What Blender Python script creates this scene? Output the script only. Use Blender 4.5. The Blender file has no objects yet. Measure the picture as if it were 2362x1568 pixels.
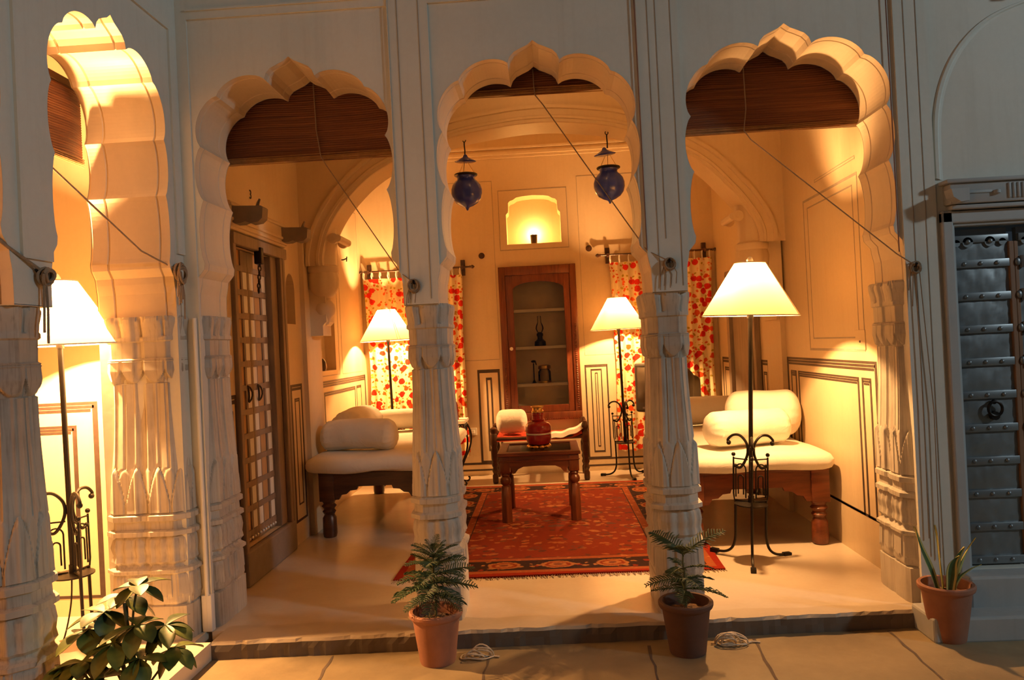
import bpy, bmesh, math, random
from mathutils import Vector, Matrix
from mathutils.geometry import tessellate_polygon
random.seed(7)
PI = math.pi
sc = bpy.context.scene
col = sc.collection

# ------------------------------------------------------------------ helpers
class MB:
    """collects geometry, becomes ONE mesh object"""
    def __init__(s): s.v = []; s.f = []; s.sm = []; s.mi = []
    def add(s, vs, fs, smooth=False, m=0):
        o = len(s.v); s.v += [tuple(p) for p in vs]
        for f in fs: s.f.append([i + o for i in f]); s.sm.append(smooth); s.mi.append(m)
        return s
    def box(s, x0, x1, y0, y1, z0, z1, m=0):
        v = [(x, y, z) for x in (x0, x1) for y in (y0, y1) for z in (z0, z1)]
        return s.add(v, [(0,1,3,2),(4,6,7,5),(0,4,5,1),(2,3,7,6),(0,2,6,4),(1,5,7,3)], False, m)
    def bbox(s, x0, x1, y0, y1, z0, z1, b=.005, m=0):
        """box with chamfered edges"""
        bm = bmesh.new(); bmesh.ops.create_cube(bm, size=1)
        for v in bm.verts:
            v.co = Vector(((x0+x1)/2 + v.co.x*(x1-x0), (y0+y1)/2 + v.co.y*(y1-y0), (z0+z1)/2 + v.co.z*(z1-z0)))
        bmesh.ops.bevel(bm, geom=bm.edges[:], offset=b, segments=2, affect='EDGES', profile=.5)
        return s.bm(bm, False, m)
    def bm(s, bm, smooth=False, m=0):
        bm.verts.index_update(); s.add([v.co[:] for v in bm.verts], [[v.index for v in f.verts] for f in bm.faces], smooth, m); bm.free(); return s
    def grid(s, rows, closed_u=False, closed_v=False, smooth=True, m=0):
        nr, nc = len(rows), len(rows[0]); v = [p for r in rows for p in r]; f = []
        for i in range(nr if closed_v else nr-1):
            for j in range(nc if closed_u else nc-1):
                a, b = i, (i+1) % nr; c, d = j, (j+1) % nc
                f.append((a*nc+c, a*nc+d, b*nc+d, b*nc+c))
        return s.add(v, f, smooth, m)
    def cap(s, ring, m=0, flip=False):
        idx = list(range(len(ring)))
        return s.add(ring, [idx[::-1] if flip else idx], False, m)
    def tube(s, pts, r, n=8, smooth=True, caps=True, m=0):
        pts = [Vector(p) for p in pts]; rs = r if isinstance(r, (list, tuple)) else [r]*len(pts)
        rows = []; up = None
        for i, p in enumerate(pts):
            t = (pts[min(i+1, len(pts)-1)] - pts[max(i-1, 0)]).normalized()
            if up is None:
                up = Vector((0,0,1)) if abs(t.z) < .9 else Vector((1,0,0))
            a = t.cross(up)
            if a.length < 1e-5: a = t.orthogonal()
            a.normalize(); b = t.cross(a).normalized(); up = a.cross(t) * 1.0
            rows.append([tuple(p + (a*math.cos(2*PI*k/n) + b*math.sin(2*PI*k/n))*rs[i]) for k in range(n)])
        s.grid(rows, closed_u=True, smooth=smooth, m=m)
        if caps: s.cap(rows[0], m, True); s.cap(rows[-1], m)
        return s
    def lathe(s, prof, n=32, c=(0,0,0), smooth=True, m=0, fl=None):
        rows = []
        for (r, z) in prof:
            rows.append([(c[0] + (r*(1+(fl(k/n, z) if fl else 0)))*math.cos(2*PI*k/n), c[1] + (r*(1+(fl(k/n, z) if fl else 0)))*math.sin(2*PI*k/n), c[2]+z) for k in range(n)])
        s.grid(rows, closed_u=True, smooth=smooth, m=m)
        if prof[0][0] > 1e-4: s.cap(rows[0], m, True)
        if prof[-1][0] > 1e-4: s.cap(rows[-1], m)
        return s
    def sph(s, c, r, n=12, m=0):
        rr = r if isinstance(r, (tuple, list)) else (r, r, r)
        rows = [[(c[0]+rr[0]*math.sin(PI*i/n)*math.cos(2*PI*k/(2*n)), c[1]+rr[1]*math.sin(PI*i/n)*math.sin(2*PI*k/(2*n)), c[2]-rr[2]*math.cos(PI*i/n)) for k in range(2*n)] for i in range(n+1)]
        return s.grid(rows, closed_u=True, m=m)
    def prism(s, poly, a, b, axis='y', m=0, smooth=False):
        """2-D polygon extruded from a to b along axis. axis y: (x,z); x: (y,z); z: (x,y)"""
        mp = {'y': lambda p, w: (p[0], w, p[1]), 'x': lambda p, w: (w, p[0], p[1]), 'z': lambda p, w: (p[0], p[1], w)}[axis]
        n = len(poly); v = [mp(p, a) for p in poly] + [mp(p, b) for p in poly]
        tr = tessellate_polygon([[Vector((p[0], p[1], 0)) for p in poly]])
        f = [tuple(t) for t in tr] + [tuple(i+n for i in t[::-1]) for t in tr]
        s.add(v, f, False, m)
        return s.add(v, [(i, (i+1) % n, n+(i+1) % n, n+i) for i in range(n)], smooth, m)
    def build(s, name, mat, parent=None, loc=None, fix=True):
        me = bpy.data.meshes.new(name); me.from_pydata(s.v, [], s.f)
        for mm in (mat if isinstance(mat, (list, tuple)) else [mat]): me.materials.append(mm)
        me.polygons.foreach_set('use_smooth', s.sm); me.polygons.foreach_set('material_index', s.mi)
        if fix:
            bm = bmesh.new(); bm.from_mesh(me); bmesh.ops.remove_doubles(bm, verts=bm.verts, dist=1e-5)
            bmesh.ops.recalc_face_normals(bm, faces=bm.faces); bm.to_mesh(me); bm.free()
        me.update()
        if fix and any(s.sm): me.set_sharp_from_angle(angle=math.radians(38))
        o = bpy.data.objects.new(name, me); col.objects.link(o)
        if parent: o.parent = parent
        if loc: o.location = loc
        return o

def tag(o, label, cat=None, group=None, kind=None):
    if label: o['label'] = label
    if cat: o['category'] = cat
    if group: o['group'] = group
    if kind: o['kind'] = kind
    return o
def thing(name, label, cat, loc=(0,0,0), rz=0, group=None, kind=None):
    o = bpy.data.objects.new(name, None); col.objects.link(o); o.empty_display_size = .1
    o.location = loc; o.rotation_euler = (0, 0, rz)
    return tag(o, label, cat, group, kind)
def struct(o, label=None): return tag(o, label, None, None, 'structure')
def kids(o): return [c for c in bpy.data.objects if c.parent == o]
def dup(root, loc, rz=0, label=None, group=None):
    def cp(o, par):
        c = o.copy(); col.objects.link(c)
        if par: c.parent = par
        for k in kids(o): cp(k, c)
        return c
    r = cp(root, None); r.location = loc; r.rotation_euler = (0, 0, rz)
    if label: r['label'] = label
    if group: r['group'] = group
    return r
def arc(cx, cz, r, a0, a1, n=10):
    return [(cx + r*math.cos(math.radians(a0+(a1-a0)*i/n)), cz + r*math.sin(math.radians(a0+(a1-a0)*i/n))) for i in range(n+1)]
def spline(pts, n=8):
    """Catmull-Rom through points of any dimension"""
    P = [pts[0]] + list(pts) + [pts[-1]]; out = []
    for i in range(1, len(P)-2):
        for k in range(n):
            t = k/n
            out.append(tuple(.5*((2*b) + (c-a)*t + (2*a-5*b+4*c-d)*t*t + (-a+3*b-3*c+d)*t**3) for a, b, c, d in zip(P[i-1], P[i], P[i+1], P[i+2])))
    out.append(tuple(pts[-1])); return out

# ------------------------------------------------------------------ materials
class N:
    def __init__(s, name):
        s.m = bpy.data.materials.new(name); s.m.use_nodes = True; s.t = s.m.node_tree; s.L = s.t.links
        s.p = s.t.nodes['Principled BSDF']; s.out = s.t.nodes['Material Output']; s.tc = s.t.nodes.new('ShaderNodeTexCoord')
    def n(s, typ, **kw):
        x = s.t.nodes.new(typ)
        for k, v in kw.items(): setattr(x, k, v)
        return x
    def put(s, sock, v):
        if hasattr(v, 'is_linked'): s.L.new(v, sock)
        elif isinstance(v, (tuple, list)) and len(v) == 3 and sock.type == 'RGBA': sock.default_value = (*v, 1)
        else: sock.default_value = v
    def math(s, op, a, b=0., c=None):
        x = s.n('ShaderNodeMath', operation=op); s.put(x.inputs[0], a); s.put(x.inputs[1], b)
        if c is not None: s.put(x.inputs[2], c)
        return x.outputs[0]
    def mix(s, f, a, b):
        x = s.n('ShaderNodeMix', data_type='RGBA'); s.put(x.inputs[0], f); s.put(x.inputs[6], a); s.put(x.inputs[7], b); return x.outputs[2]
    def map(s, sc_=(1,1,1), src='Object', loc=(0,0,0)):
        x = s.n('ShaderNodeMapping'); s.L.new(s.tc.outputs[src], x.inputs[0]); x.inputs['Scale'].default_value = sc_; x.inputs['Location'].default_value = loc; return x.outputs[0]
    def noise(s, vec, scale=5., detail=4., rough=.6, dist=0.):
        x = s.n('ShaderNodeTexNoise'); s.L.new(vec, x.inputs['Vector']); x.inputs['Scale'].default_value = scale; x.inputs['Detail'].default_value = detail
        x.inputs['Roughness'].default_value = rough; x.inputs['Distortion'].default_value = dist; return x.outputs['Fac']
    def vor(s, vec, scale=5., feat='F1', rnd=1.):
        x = s.n('ShaderNodeTexVoronoi', feature=feat); s.L.new(vec, x.inputs['Vector']); x.inputs['Scale'].default_value = scale; x.inputs['Randomness'].default_value = rnd; return x
    def ramp(s, f, a, b): # smooth step a..b -> 0..1
        x = s.n('ShaderNodeMapRange'); s.put(x.inputs[0], f); x.inputs[1].default_value = a; x.inputs[2].default_value = b; return x.outputs[0]
    def bump(s, h, strength=.3, dist=.01):
        x = s.n('ShaderNodeBump'); s.L.new(h, x.inputs['Height']); x.inputs['Strength'].default_value = strength; x.inputs['Distance'].default_value = dist
        s.L.new(x.outputs[0], s.p.inputs['Normal'])
    def fin(s, c=None, rough=.6, metal=0., spec=None):
        if c is not None: s.put(s.p.inputs['Base Color'], c)
        s.put(s.p.inputs['Roughness'], rough); s.p.inputs['Metallic'].default_value = metal
        if spec is not None: s.p.inputs['Specular IOR Level'].default_value = spec
        return s.m

def plain(name, c, rough=.6, metal=0., var=.12, scale=8., bump=0., stretch=(1,1,1), spec=None):
    s = N(name); v = s.map(stretch); f = s.noise(v, scale)
    a = tuple(x*(1-var) for x in c); b = tuple(min(1, x*(1+var)) for x in c)
    if bump: s.bump(s.noise(v, scale*4), bump, .004)
    return s.fin(s.mix(f, a, b), rough, metal, spec)

def plaster(name, c, dirt=(.45,.36,.25), amt=.25, rough=.55, streak=True):
    s = N(name); v = s.map(); n1 = s.noise(v, 1.7, 6); n2 = s.noise(s.map((9,9,.6)) if rough != .5 else s.map((34,34,1.1)), 2.2, 6); n3 = s.noise(v, 38, 3)
    f = s.math('MULTIPLY', s.ramp(n1, .42, .8), amt)
    if streak: f = s.math('ADD', f, s.math('MULTIPLY', s.ramp(n2, .5, .85), amt*.9))
    base = s.mix(n3, tuple(x*.95 for x in c), tuple(min(1, x*1.04) for x in c))
    s.bump(s.math('ADD', n1, s.math('MULTIPLY', n3, .15)), .15, .012)
    return s.fin(s.mix(f, base, dirt), rough, spec=.3)

def wood(name, a, b, rough=.4, scale=3., axis='x'):
    s = N(name); st = {'x': (1,9,9), 'y': (9,1,9), 'z': (9,9,1)}[axis]
    v = s.map(st); n = s.noise(v, scale, 6, .65, .6); s.bump(n, .15, .004)
    return s.fin(s.mix(s.ramp(n, .3, .72), a, b), rough)

M = {}
M['wall'] = plaster('lime_plaster', (.67,.66,.58), (.42,.38,.30))
M['inner'] = plaster('cream_plaster', (.69,.55,.35), (.50,.34,.16), .22, .45)
M['soffit'] = plaster('arch_plaster', (.70,.59,.43), (.50,.37,.21), .2, .45)
M['column'] = plaster('weathered_stone', (.56,.51,.42), (.20,.16,.12), .85, .5)
M['floorm'] = plaster('polished_floor', (.66,.57,.44), (.42,.25,.12), .40, .22, False)
M['step'] = plaster('sandstone_step', (.50,.41,.29), (.30,.23,.16), .45, .6, False)
M['riser'] = plaster('dark_riser', (.15,.12,.09), (.08,.07,.06), .5, .7, False)  # riser faces, darker in tone than the step top
M['line'] = plain('painted_line', (.050,.030,.022), .6, var=.5, scale=30)
M['groove'] = plain('groove_line', (.36,.30,.23), .7, var=.3, scale=20)
M['iron'] = plain('black_iron', (.022,.018,.015), .42, .6, .3, 20)
M['darkwood'] = wood('dark_wood', (.030,.012,.006), (.085,.032,.014), .32)
M['redwood'] = wood('red_wood', (.075,.018,.007), (.20,.055,.018), .30)
M['redwoodz'] = wood('red_wood_upright', (.065,.015,.006), (.18,.05,.016), .30, 3., 'z')
M['cotton'] = None
s = N('white_cotton'); v = s.map(); n = s.noise(v, 9, 4, .6, .8); s.bump(n, .32, .020); M['cotton'] = s.fin(s.mix(n, (.70,.65,.55), (.80,.76,.66)), .85, spec=.15)
M['brass'] = plain('brass', (.65,.42,.14), .28, 1., .15, 30)
M['ceramic'] = plain('white_ceramic', (.75,.70,.6), .25, 0, .05)
M['darkglass'] = plain('blue_glass', (.016,.036,.30), .25, 0, .3, 14)
M['terracotta'] = plain('terracotta', (.33,.14,.08), .75, 0, .35, 9, .25)
M['terracotta_dark'] = plain('dark_terracotta', (.115,.055,.035), .75, 0, .4, 7, .25)  # darker clay tone for the second conifer pot
M['soil'] = plain('soil', (.16,.085,.04), .95, 0, .5, 30, .6)
M['rope'] = plain('jute_rope', (.30,.22,.14), .9, 0, .3, 60)
M['paleropes'] = plain('pale_cord', (.62,.52,.38), .8, 0, .2, 40)
M['cordred'] = plain('reddish_cable', (.20,.10,.07), .8, 0, .2, 30)
M['redcloth'] = plain('red_cloth', (.55,.06,.02), .8, 0, .3, 22, .3)
M['redglaze'] = plain('red_lacquer', (.30,.012,.008), .2, 0, .35, 10)
M['tv'] = plain('tv_plastic', (.05,.046,.042), .38, 0, .1)
M['screen'] = plain('tv_screen', (.10,.085,.07), .1, 0, .1)
M['white'] = plain('white_paint', (.80,.78,.70), .5, 0, .05)
M['shelfwhite'] = plain('white_shelf', (.90,.86,.74), .5, 0, .05)
M['darkstone'] = plain('grey_stone', (.23,.19,.16), .7, 0, .25, 10, .3)
M['doorwood'] = wood('tan_door_wood', (.42,.24,.10), (.56,.34,.16), .5, 3., 'z')
M['greywood'] = wood('grey_door_wood', (.20,.15,.11), (.33,.25,.18), .6, 3., 'z')
M['brownwood'] = wood('brown_door_wood', (.20,.10,.05), (.30,.16,.08), .55, 3., 'z')
M['reedrib'] = plain('reed_rib', (.33,.17,.06), .7, 0, .4, 30)
M['lining'] = plain('cupboard_lining', (.72,.62,.48), .7, 0, .2, 6)
M['black'] = plain('black_paint', (.01,.01,.01), .6, 0, .1)
M['twig'] = plain('green_brown_twig', (.10,.10,.04), .8, 0, .3, 20)
M['needle'] = plain('needle_green', (.03,.06,.018), .6, 0, .4, 12)
M['schef'] = None
s = N('schefflera_leaf'); v = s.map(); n = s.noise(v, 7, 3); M['schef'] = s.fin(s.mix(s.ramp(n, .4, .62), (.03,.065,.013), (.20,.23,.035)), .5)
M['leafy_edge'] = plain('yellow_leaf_edge', (.55,.50,.16), .45, 0, .2, 12)
M['leafy_mid'] = plain('green_leaf_middle', (.06,.12,.04), .45, 0, .5, 18)

# zinc sheet of the grey door
s = N('zinc_sheet'); v = s.map(); n = s.noise(v, 5, 5); n2 = s.noise(v, 16, 3); s.bump(s.noise(v, 3.2, 2), .5, .03)
M['zinc'] = s.fin(s.mix(n, (.20,.215,.22), (.36,.38,.385)), s.math('MULTIPLY_ADD', n2, .25, .28), .75)
M['zincband'] = plain('zinc_strap', (.25,.265,.27), .42, .7, .2, 12)
M['greystone'] = plaster('grey_door_stone', (.42,.43,.42), (.25,.24,.22), .3)

# paper-like lamp shade: lets the bulb through
s = N('lamp_shade_cloth'); t = s.n('ShaderNodeBsdfTranslucent'); d = s.n('ShaderNodeBsdfDiffuse'); mx = s.n('ShaderNodeMixShader')
t.inputs[0].default_value = (.27,.20,.112,1); d.inputs[0].default_value = (.60,.50,.32,1); mx.inputs[0].default_value = .62
s.L.new(d.outputs[0], mx.inputs[1]); s.L.new(t.outputs[0], mx.inputs[2]); s.L.new(mx.outputs[0], s.out.inputs[0]); M['shade'] = s.m

# clear glass for jars and panes
def glass(name, c, rough=.05, trans=True):
    s = N(name); g = s.n('ShaderNodeBsdfTransparent'); b = s.n('ShaderNodeBsdfGlossy'); mx = s.n('ShaderNodeMixShader'); fr = s.n('ShaderNodeFresnel')
    g.inputs[0].default_value = (*c, 1); b.inputs['Roughness'].default_value = rough; fr.inputs[0].default_value = 1.45
    s.L.new(fr.outputs[0], mx.inputs[0]); s.L.new(g.outputs[0], mx.inputs[1]); s.L.new(b.outputs[0], mx.inputs[2]); s.L.new(mx.outputs[0], s.out.inputs[0]); return s.m
M['glass'] = glass('clear_glass', (.86,.84,.78)); M['smoke'] = glass('cabinet_glass', (.95,.94,.90), .12)

# split-cane blind
s = N('split_cane'); v = s.map((1.2,1,80)); n = s.noise(v, 1.2, 4, .75); n2 = s.noise(s.map((.6,1,30)), 1.5, 2)
c1 = s.mix(s.ramp(n, .3, .7), (.075,.020,.009), (.24,.080,.024)); M['cane'] = s.fin(s.mix(s.ramp(n2, .55, .75), c1, (.27,.105,.035)), .6)

# printed curtain cloth
s = N('floral_cotton'); v = s.map((1,0.02,1)); ns = s.noise(v, 26, 2)
wv = s.n('ShaderNodeVectorMath', operation='ADD'); s.L.new(v, wv.inputs[0])
nc = s.n('ShaderNodeTexNoise'); s.L.new(v, nc.inputs['Vector']); nc.inputs['Scale'].default_value = 22
sv = s.n('ShaderNodeVectorMath', operation='SCALE'); s.L.new(nc.outputs['Color'], sv.inputs[0]); sv.inputs['Scale'].default_value = .035; s.L.new(sv.outputs[0], wv.inputs[1])
V1 = s.vor(wv.outputs[0], 13.0, 'F1', .85); V2 = s.vor(wv.outputs[0], 28.); sep = s.n('ShaderNodeSeparateColor'); s.L.new(V1.outputs['Color'], sep.inputs[0]); sep2 = s.n('ShaderNodeSeparateColor'); s.L.new(V2.outputs['Color'], sep2.inputs[0])
base = (.86,.72,.42)
sm = s.math('MULTIPLY', s.ramp(V2.outputs['Distance'], .42, .36), s.ramp(sep2.outputs[0], .30, .32)); c1 = s.mix(sm, base, s.mix(s.ramp(sep2.outputs[1], .45, .5), (.42,.30,.03), (.62,.10,.015)))
big = s.math('MULTIPLY', s.ramp(V1.outputs['Distance'], .45, .40), s.ramp(sep.outputs[0], .12, .14)); c2 = s.mix(big, c1, s.mix(s.ramp(sep.outputs[1], .4, .6), (.62,.025,.01), (.72,.11,.015)))
core = s.math('MULTIPLY', s.ramp(V1.outputs['Distance'], .16, .11), big); M['floral'] = s.fin(s.mix(core, c2, (.50,.03,.01)), .85, spec=.1)

# hand-knotted rug, 2 x 3 m, object coordinates centred on the rug
s = N('knotted_rug'); sp = s.n('ShaderNodeSeparateXYZ'); s.L.new(s.tc.outputs['Object'], sp.inputs[0])
ax = s.math('ABSOLUTE', sp.outputs[0]); ay = s.math('ABSOLUTE', sp.outputs[1])
d = s.math('MINIMUM', s.math('SUBTRACT', 1.0, ax), s.math('SUBTRACT', 1.49, ay))
v = s.map((1,1,1)); mv = s.n('ShaderNodeCombineXYZ'); dn = s.noise(s.map((1,1,1)), 14., 3); s.put(mv.inputs[0], s.math('MULTIPLY_ADD', dn, .10, ax)); s.put(mv.inputs[1], s.math('MULTIPLY_ADD', dn, -.07, sp.outputs[1]))
VF = s.vor(mv.outputs[0], 7.5); VS = s.vor(mv.outputs[0], 16.); nz = s.noise(v, 3., 4); fine = s.noise(v, 60., 2)
cs = s.n('ShaderNodeSeparateColor'); s.L.new(VF.outputs['Color'], cs.inputs[0]); cs2 = s.n('ShaderNodeSeparateColor'); s.L.new(VS.outputs['Color'], cs2.inputs[0])
field = s.mix(nz, (.15,.017,.008), (.235,.032,.012))
field = s.mix(s.math('MULTIPLY', s.ramp(VS.outputs['Distance'], .44, .34), s.ramp(cs2.outputs[0], .15, .2)), field, s.mix(s.ramp(cs2.outputs[1], .5, .6), (.33,.10,.03), (.09,.028,.018)))
ringf = s.math('MULTIPLY', s.math('MULTIPLY', s.ramp(VF.outputs['Distance'], .40, .36), s.ramp(VF.outputs['Distance'], .24, .28)), s.ramp(cs.outputs[0], .4, .45))
field = s.mix(s.math('MULTIPLY', ringf, .8), field, s.mix(s.ramp(cs.outputs[1], .5, .55), (.42,.16,.05), (.09,.05,.035)))
# border: dark ground with large palmettes
isf = s.math('LESS_THAN', s.math('SUBTRACT', 1.49, ay), s.math('SUBTRACT', 1.0, ax))
sx = s.math('ADD', s.math('MULTIPLY', isf, ax), s.math('MULTIPLY', s.math('SUBTRACT', 1., isf), ay))
md = s.math('SUBTRACT', s.math('MODULO', s.math('ADD', sx, .17), .34), .17); dd = s.math('SUBTRACT', d, .205)
def ell(off_, w_, h_): m2 = s.math('SUBTRACT', s.math('ABSOLUTE', md), off_); return s.math('SQRT', s.math('ADD', s.math('POWER', s.math('DIVIDE', m2, w_), 2.), s.math('POWER', s.math('DIVIDE', dd, h_), 2.)))
E1 = ell(0., .105, .078); wob = s.math('MULTIPLY_ADD', fine, .25, s.math('MULTIPLY', dn, .5)); E1 = s.math('ADD', E1, s.math('SUBTRACT', wob, .38))
bord = s.mix(s.math('MULTIPLY', s.ramp(VS.outputs['Distance'], .36, .28), s.ramp(cs2.outputs[0], .2, .25)), (.018,.013,.016), s.mix(s.ramp(cs2.outputs[2], .5, .55), (.36,.15,.05), (.24,.025,.012)))
bord = s.mix(s.ramp(E1, 1.02, .94), bord, (.38,.145,.045)); bord = s.mix(s.math('MULTIPLY', s.ramp(E1, .78, .72), s.ramp(E1, .52, .58)), bord, (.22,.03,.012)); bord = s.mix(s.ramp(E1, .30, .24), bord, (.16,.05,.03))
def band(a, b): return s.math('MULTIPLY', s.math('GREATER_THAN', d, a), s.math('LESS_THAN', d, b))
c = s.mix(s.math('GREATER_THAN', d, .37), bord, field)
c = s.mix(band(.31, .37), c, s.mix(s.ramp(VS.outputs['Distance'], .3, .2), (.30,.075,.025), (.48,.17,.06)))
c = s.mix(band(.305, .313), c, (.03,.02,.02)); c = s.mix(band(.367, .375), c, (.03,.02,.02))
c = s.mix(s.math('LESS_THAN', d, .105), c, s.mix(s.ramp(VS.outputs['Distance'], .3, .2), (.33,.09,.03), (.50,.20,.07)))
c = s.mix(band(.095, .107), c, (.04,.02,.02)); c = s.mix(s.math('LESS_THAN', d, .045), c, (.27,.018,.008))
s.bump(fine, .3, .004); M['rug'] = s.fin(s.mix(s.math('MULTIPLY', fine, .5), c, (.08,.028,.014)), .95, spec=.05)

# courtyard flags
s = N('courtyard_stone'); v = s.map(); n1 = s.noise(v, 1.3, 6); n2 = s.noise(v, 26, 4); s.bump(s.math('ADD', n1, s.math('MULTIPLY', n2, .4)), .3, .01)
M['court'] = s.fin(s.mix(s.ramp(n1, .38, .68), (.21,.155,.085), (.36,.27,.145)), s.math('MULTIPLY_ADD', n2, .3, .4), spec=.3)
M['joint'] = plain('joint_mortar', (.10,.07,.05), .9, 0, .4, 12)

# ------------------------------------------------------------------ camera (eye 1.4 m above the verandah floor)
H = 1.4; fpx = 1771.5
ppx, ppy = 1181., 784.; vpx, vpy = 1262., 792.; rho = .049
cr, sr = math.cos(rho), math.sin(rho)
ux = cr*(vpx-ppx) - sr*(vpy-ppy); uy = sr*(vpx-ppx) + cr*(vpy-ppy)
yaw = math.atan2(ux, fpx); pit = math.atan2(uy, math.hypot(fpx, ux))
fw = Vector((-math.sin(yaw)*math.cos(pit), math.cos(yaw)*math.cos(pit), math.sin(pit)))
rt = Vector((math.cos(yaw), math.sin(yaw), 0)); up = rt.cross(fw)
cx, cy = rt*cr - up*sr, rt*sr + up*cr
cd = bpy.data.cameras.new('camera'); cam = bpy.data.objects.new('camera', cd); col.objects.link(cam); sc.camera = cam
cd.sensor_width = 36; cd.lens = 36*fpx/2362; cd.clip_start = .05
R = Matrix((cx, cy, -fw)).transposed().to_4x4(); cam.matrix_world = Matrix.Translation((0,0,H)) @ R

# ------------------------------------------------------------------ building shell
F = 3.92; T = .38; BACK = F + T; ZC = 3.72; YB = 8.35
XL, XR = -1.91, 1.865      # side walls of the front bay
XL2, XR2 = -2.0, 1.84      # side walls of the back bay
GZ = -.085

HALF = []   # right half of the scalloped arch, from apex down: (x, z)
def lobe(p, q, bulge, n=16):
    """arc-like lobe from p to q bulging outwards by 'bulge'"""
    (x0, z0), (x1, z1) = p, q; dx, dz = x1-x0, z1-z0; L = math.hypot(dx, dz); nx, nz = -dz/L, dx/L
    out = []
    for i in range(n+1):
        t = i/n; b = bulge*(1-(2*t-1)**2)**.75
        out.append((x0+dx*t + nx*b, z0+dz*t + nz*b))
    return out
for seg in [[(0,2.953),(.03,2.930),(.065,2.915),(.10,2.898),(.122,2.875),(.133,2.845)],
            lobe((.133,2.845), (.390,2.772), .055), lobe((.390,2.772), (.486,2.512), .060),
            lobe((.486,2.512), (.482,2.232), .036), lobe((.482,2.232), (.489,1.905), .024),
            [(.490,1.893),(.494,1.872),(.512,1.850),(.528,1.832),(.532,1.80),(.543,1.75),(.545,1.69),(.545,1.63)]]:
    HALF += seg if not HALF else seg[1:]
def arch_curve(c, k=1.):
    """from lower left over the apex to lower right"""
    return [(c - k*x, z) for x, z in HALF[::-1]] + [(c + k*x, z) for x, z in HALF[1:]]

def sheet(mb, mp, outer, holes=(), m=0):
    loops = [[Vector((p[0], p[1], 0)) for p in outer]] + [[Vector((p[0], p[1], 0)) for p in h] for h in holes]
    tr = tessellate_polygon(loops); pts = [mp(p[0], p[1]) for l in ([outer] + list(holes)) for p in l]
    mb.add(pts, [tuple(t) for t in tr], False, m)
def reveal(mb, mpa, mpb, loop, closed=True, smooth=False, m=0):
    n = len(loop); v = [mpa(*p) for p in loop] + [mpb(*p) for p in loop]
    mb.add(v, [(i, (i+1) % n, n+(i+1) % n, n+i) for i in range(n if closed else n-1)], smooth, m)
def rect(u0, u1, v0, v1): return [(u0, v0), (u1, v0), (u1, v1), (u0, v1)]

# --- front wall: one plate with three arches and the opening of the grey door
AC = (-1.268, 0., 1.268)
outl = [(-1.87, 0.), (-1.813, 0.)]
for c in AC: outl += arch_curve(c)
outl += [(1.813, 0.), (1.813, GZ), (4.6, GZ), (4.6, 4.7), (-1.87, 4.7)]
DX0, DX1, DZ0, DZ1 = 2.035, 2.70, .18, 1.885
dh = rect(DX0, DX1, DZ0, DZ1)
mb = MB()
sheet(mb, lambda u, v: (u, F, v), outl, [dh]); sheet(mb, lambda u, v: (u, BACK, v), outl, [dh])
reveal(mb, lambda u, v: (u, F, v), lambda u, v: (u, BACK, v), dh)
for a, b in ((-.723, -.545), (.545, .723)): mb.box(a, b, F, BACK, 1.628, 1.632)
mb.add([(1.813, F, 0), (1.813, BACK, 0), (1.813, BACK, 1.63), (1.813, F, 1.63)], [(0,1,2,3)])
mb.add([(-1.813, F, 0), (-1.813, BACK, 0), (-1.813, BACK, 1.63), (-1.813, F, 1.63)], [(0,1,2,3)])
# raised strips above the columns and the band across the top
for a, b in ((-1.865, -1.795), (-.738, -.530), (.530, .738), (1.80, 1.965)):
    if b-a > .2: mb.prism([(a+.016,1.633),(b-.016,1.633),(b-.014,1.75),(b,1.82),(b,4.7),(a,4.7),(a,1.82),(a+.014,1.75)], F-.012, F+.01, 'y')
    else: mb.box(a, b, F-.012, F+.01, GZ if a > 1 else 0., 4.7)
mb.box(-1.795, -.738, F-.012, F+.01, 3.175, 4.7); mb.box(-.530, .530, F-.012, F+.01, 3.175, 4.7); mb.box(.738, 1.80, F-.012, F+.01, 3.175, 4.7)
mb.box(-1.795, -.738, F-.022, F+.01, 3.215, 3.225)
struct(mb.build('wall_front', M['wall'], fix=False), 'pale plaster courtyard wall pierced by the three scalloped arches')

def scallop_arch(label, pts, mp, t, m='soffit'):
    """soffit of one arch with its incised lines; mp(u, v, w) with w the depth into the wall"""
    mb = MB(); n = len(pts); rows = []
    nr = []
    for i in range(n):
        a, b = pts[max(0, i-1)], pts[min(n-1, i+1)]; dx, dz = b[0]-a[0], b[1]-a[1]; L = math.hypot(dx, dz) or 1
        nr.append((-dz/L, dx/L))
    for w, o in ((0,-.0005), (.045,-.0005), (.050,.007), (.056,-.0005), (t-.10,-.0005), (t-.094,.008), (t-.087,-.0005), (t-.012,-.003), (t,.004)):
        rows.append([mp(p[0]+q[0]*o, p[1]+q[1]*o, w) for p, q in zip(pts, nr)])
    mb.grid(rows, smooth=False)
    o = mb.build('arch', M[m]); o['kind'] = 'structure'; o['label'] = label; return o
for c, lab in zip(AC, ('scalloped arch above the daybed and panelled door of the veranda', 'middle scalloped arch with the two blue lanterns hanging inside', 'scalloped arch over the tall front floor lamp beside the grey door')):
    scallop_arch(lab, arch_curve(c), lambda u, v, w: (u, F+w, v), T)

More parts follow.
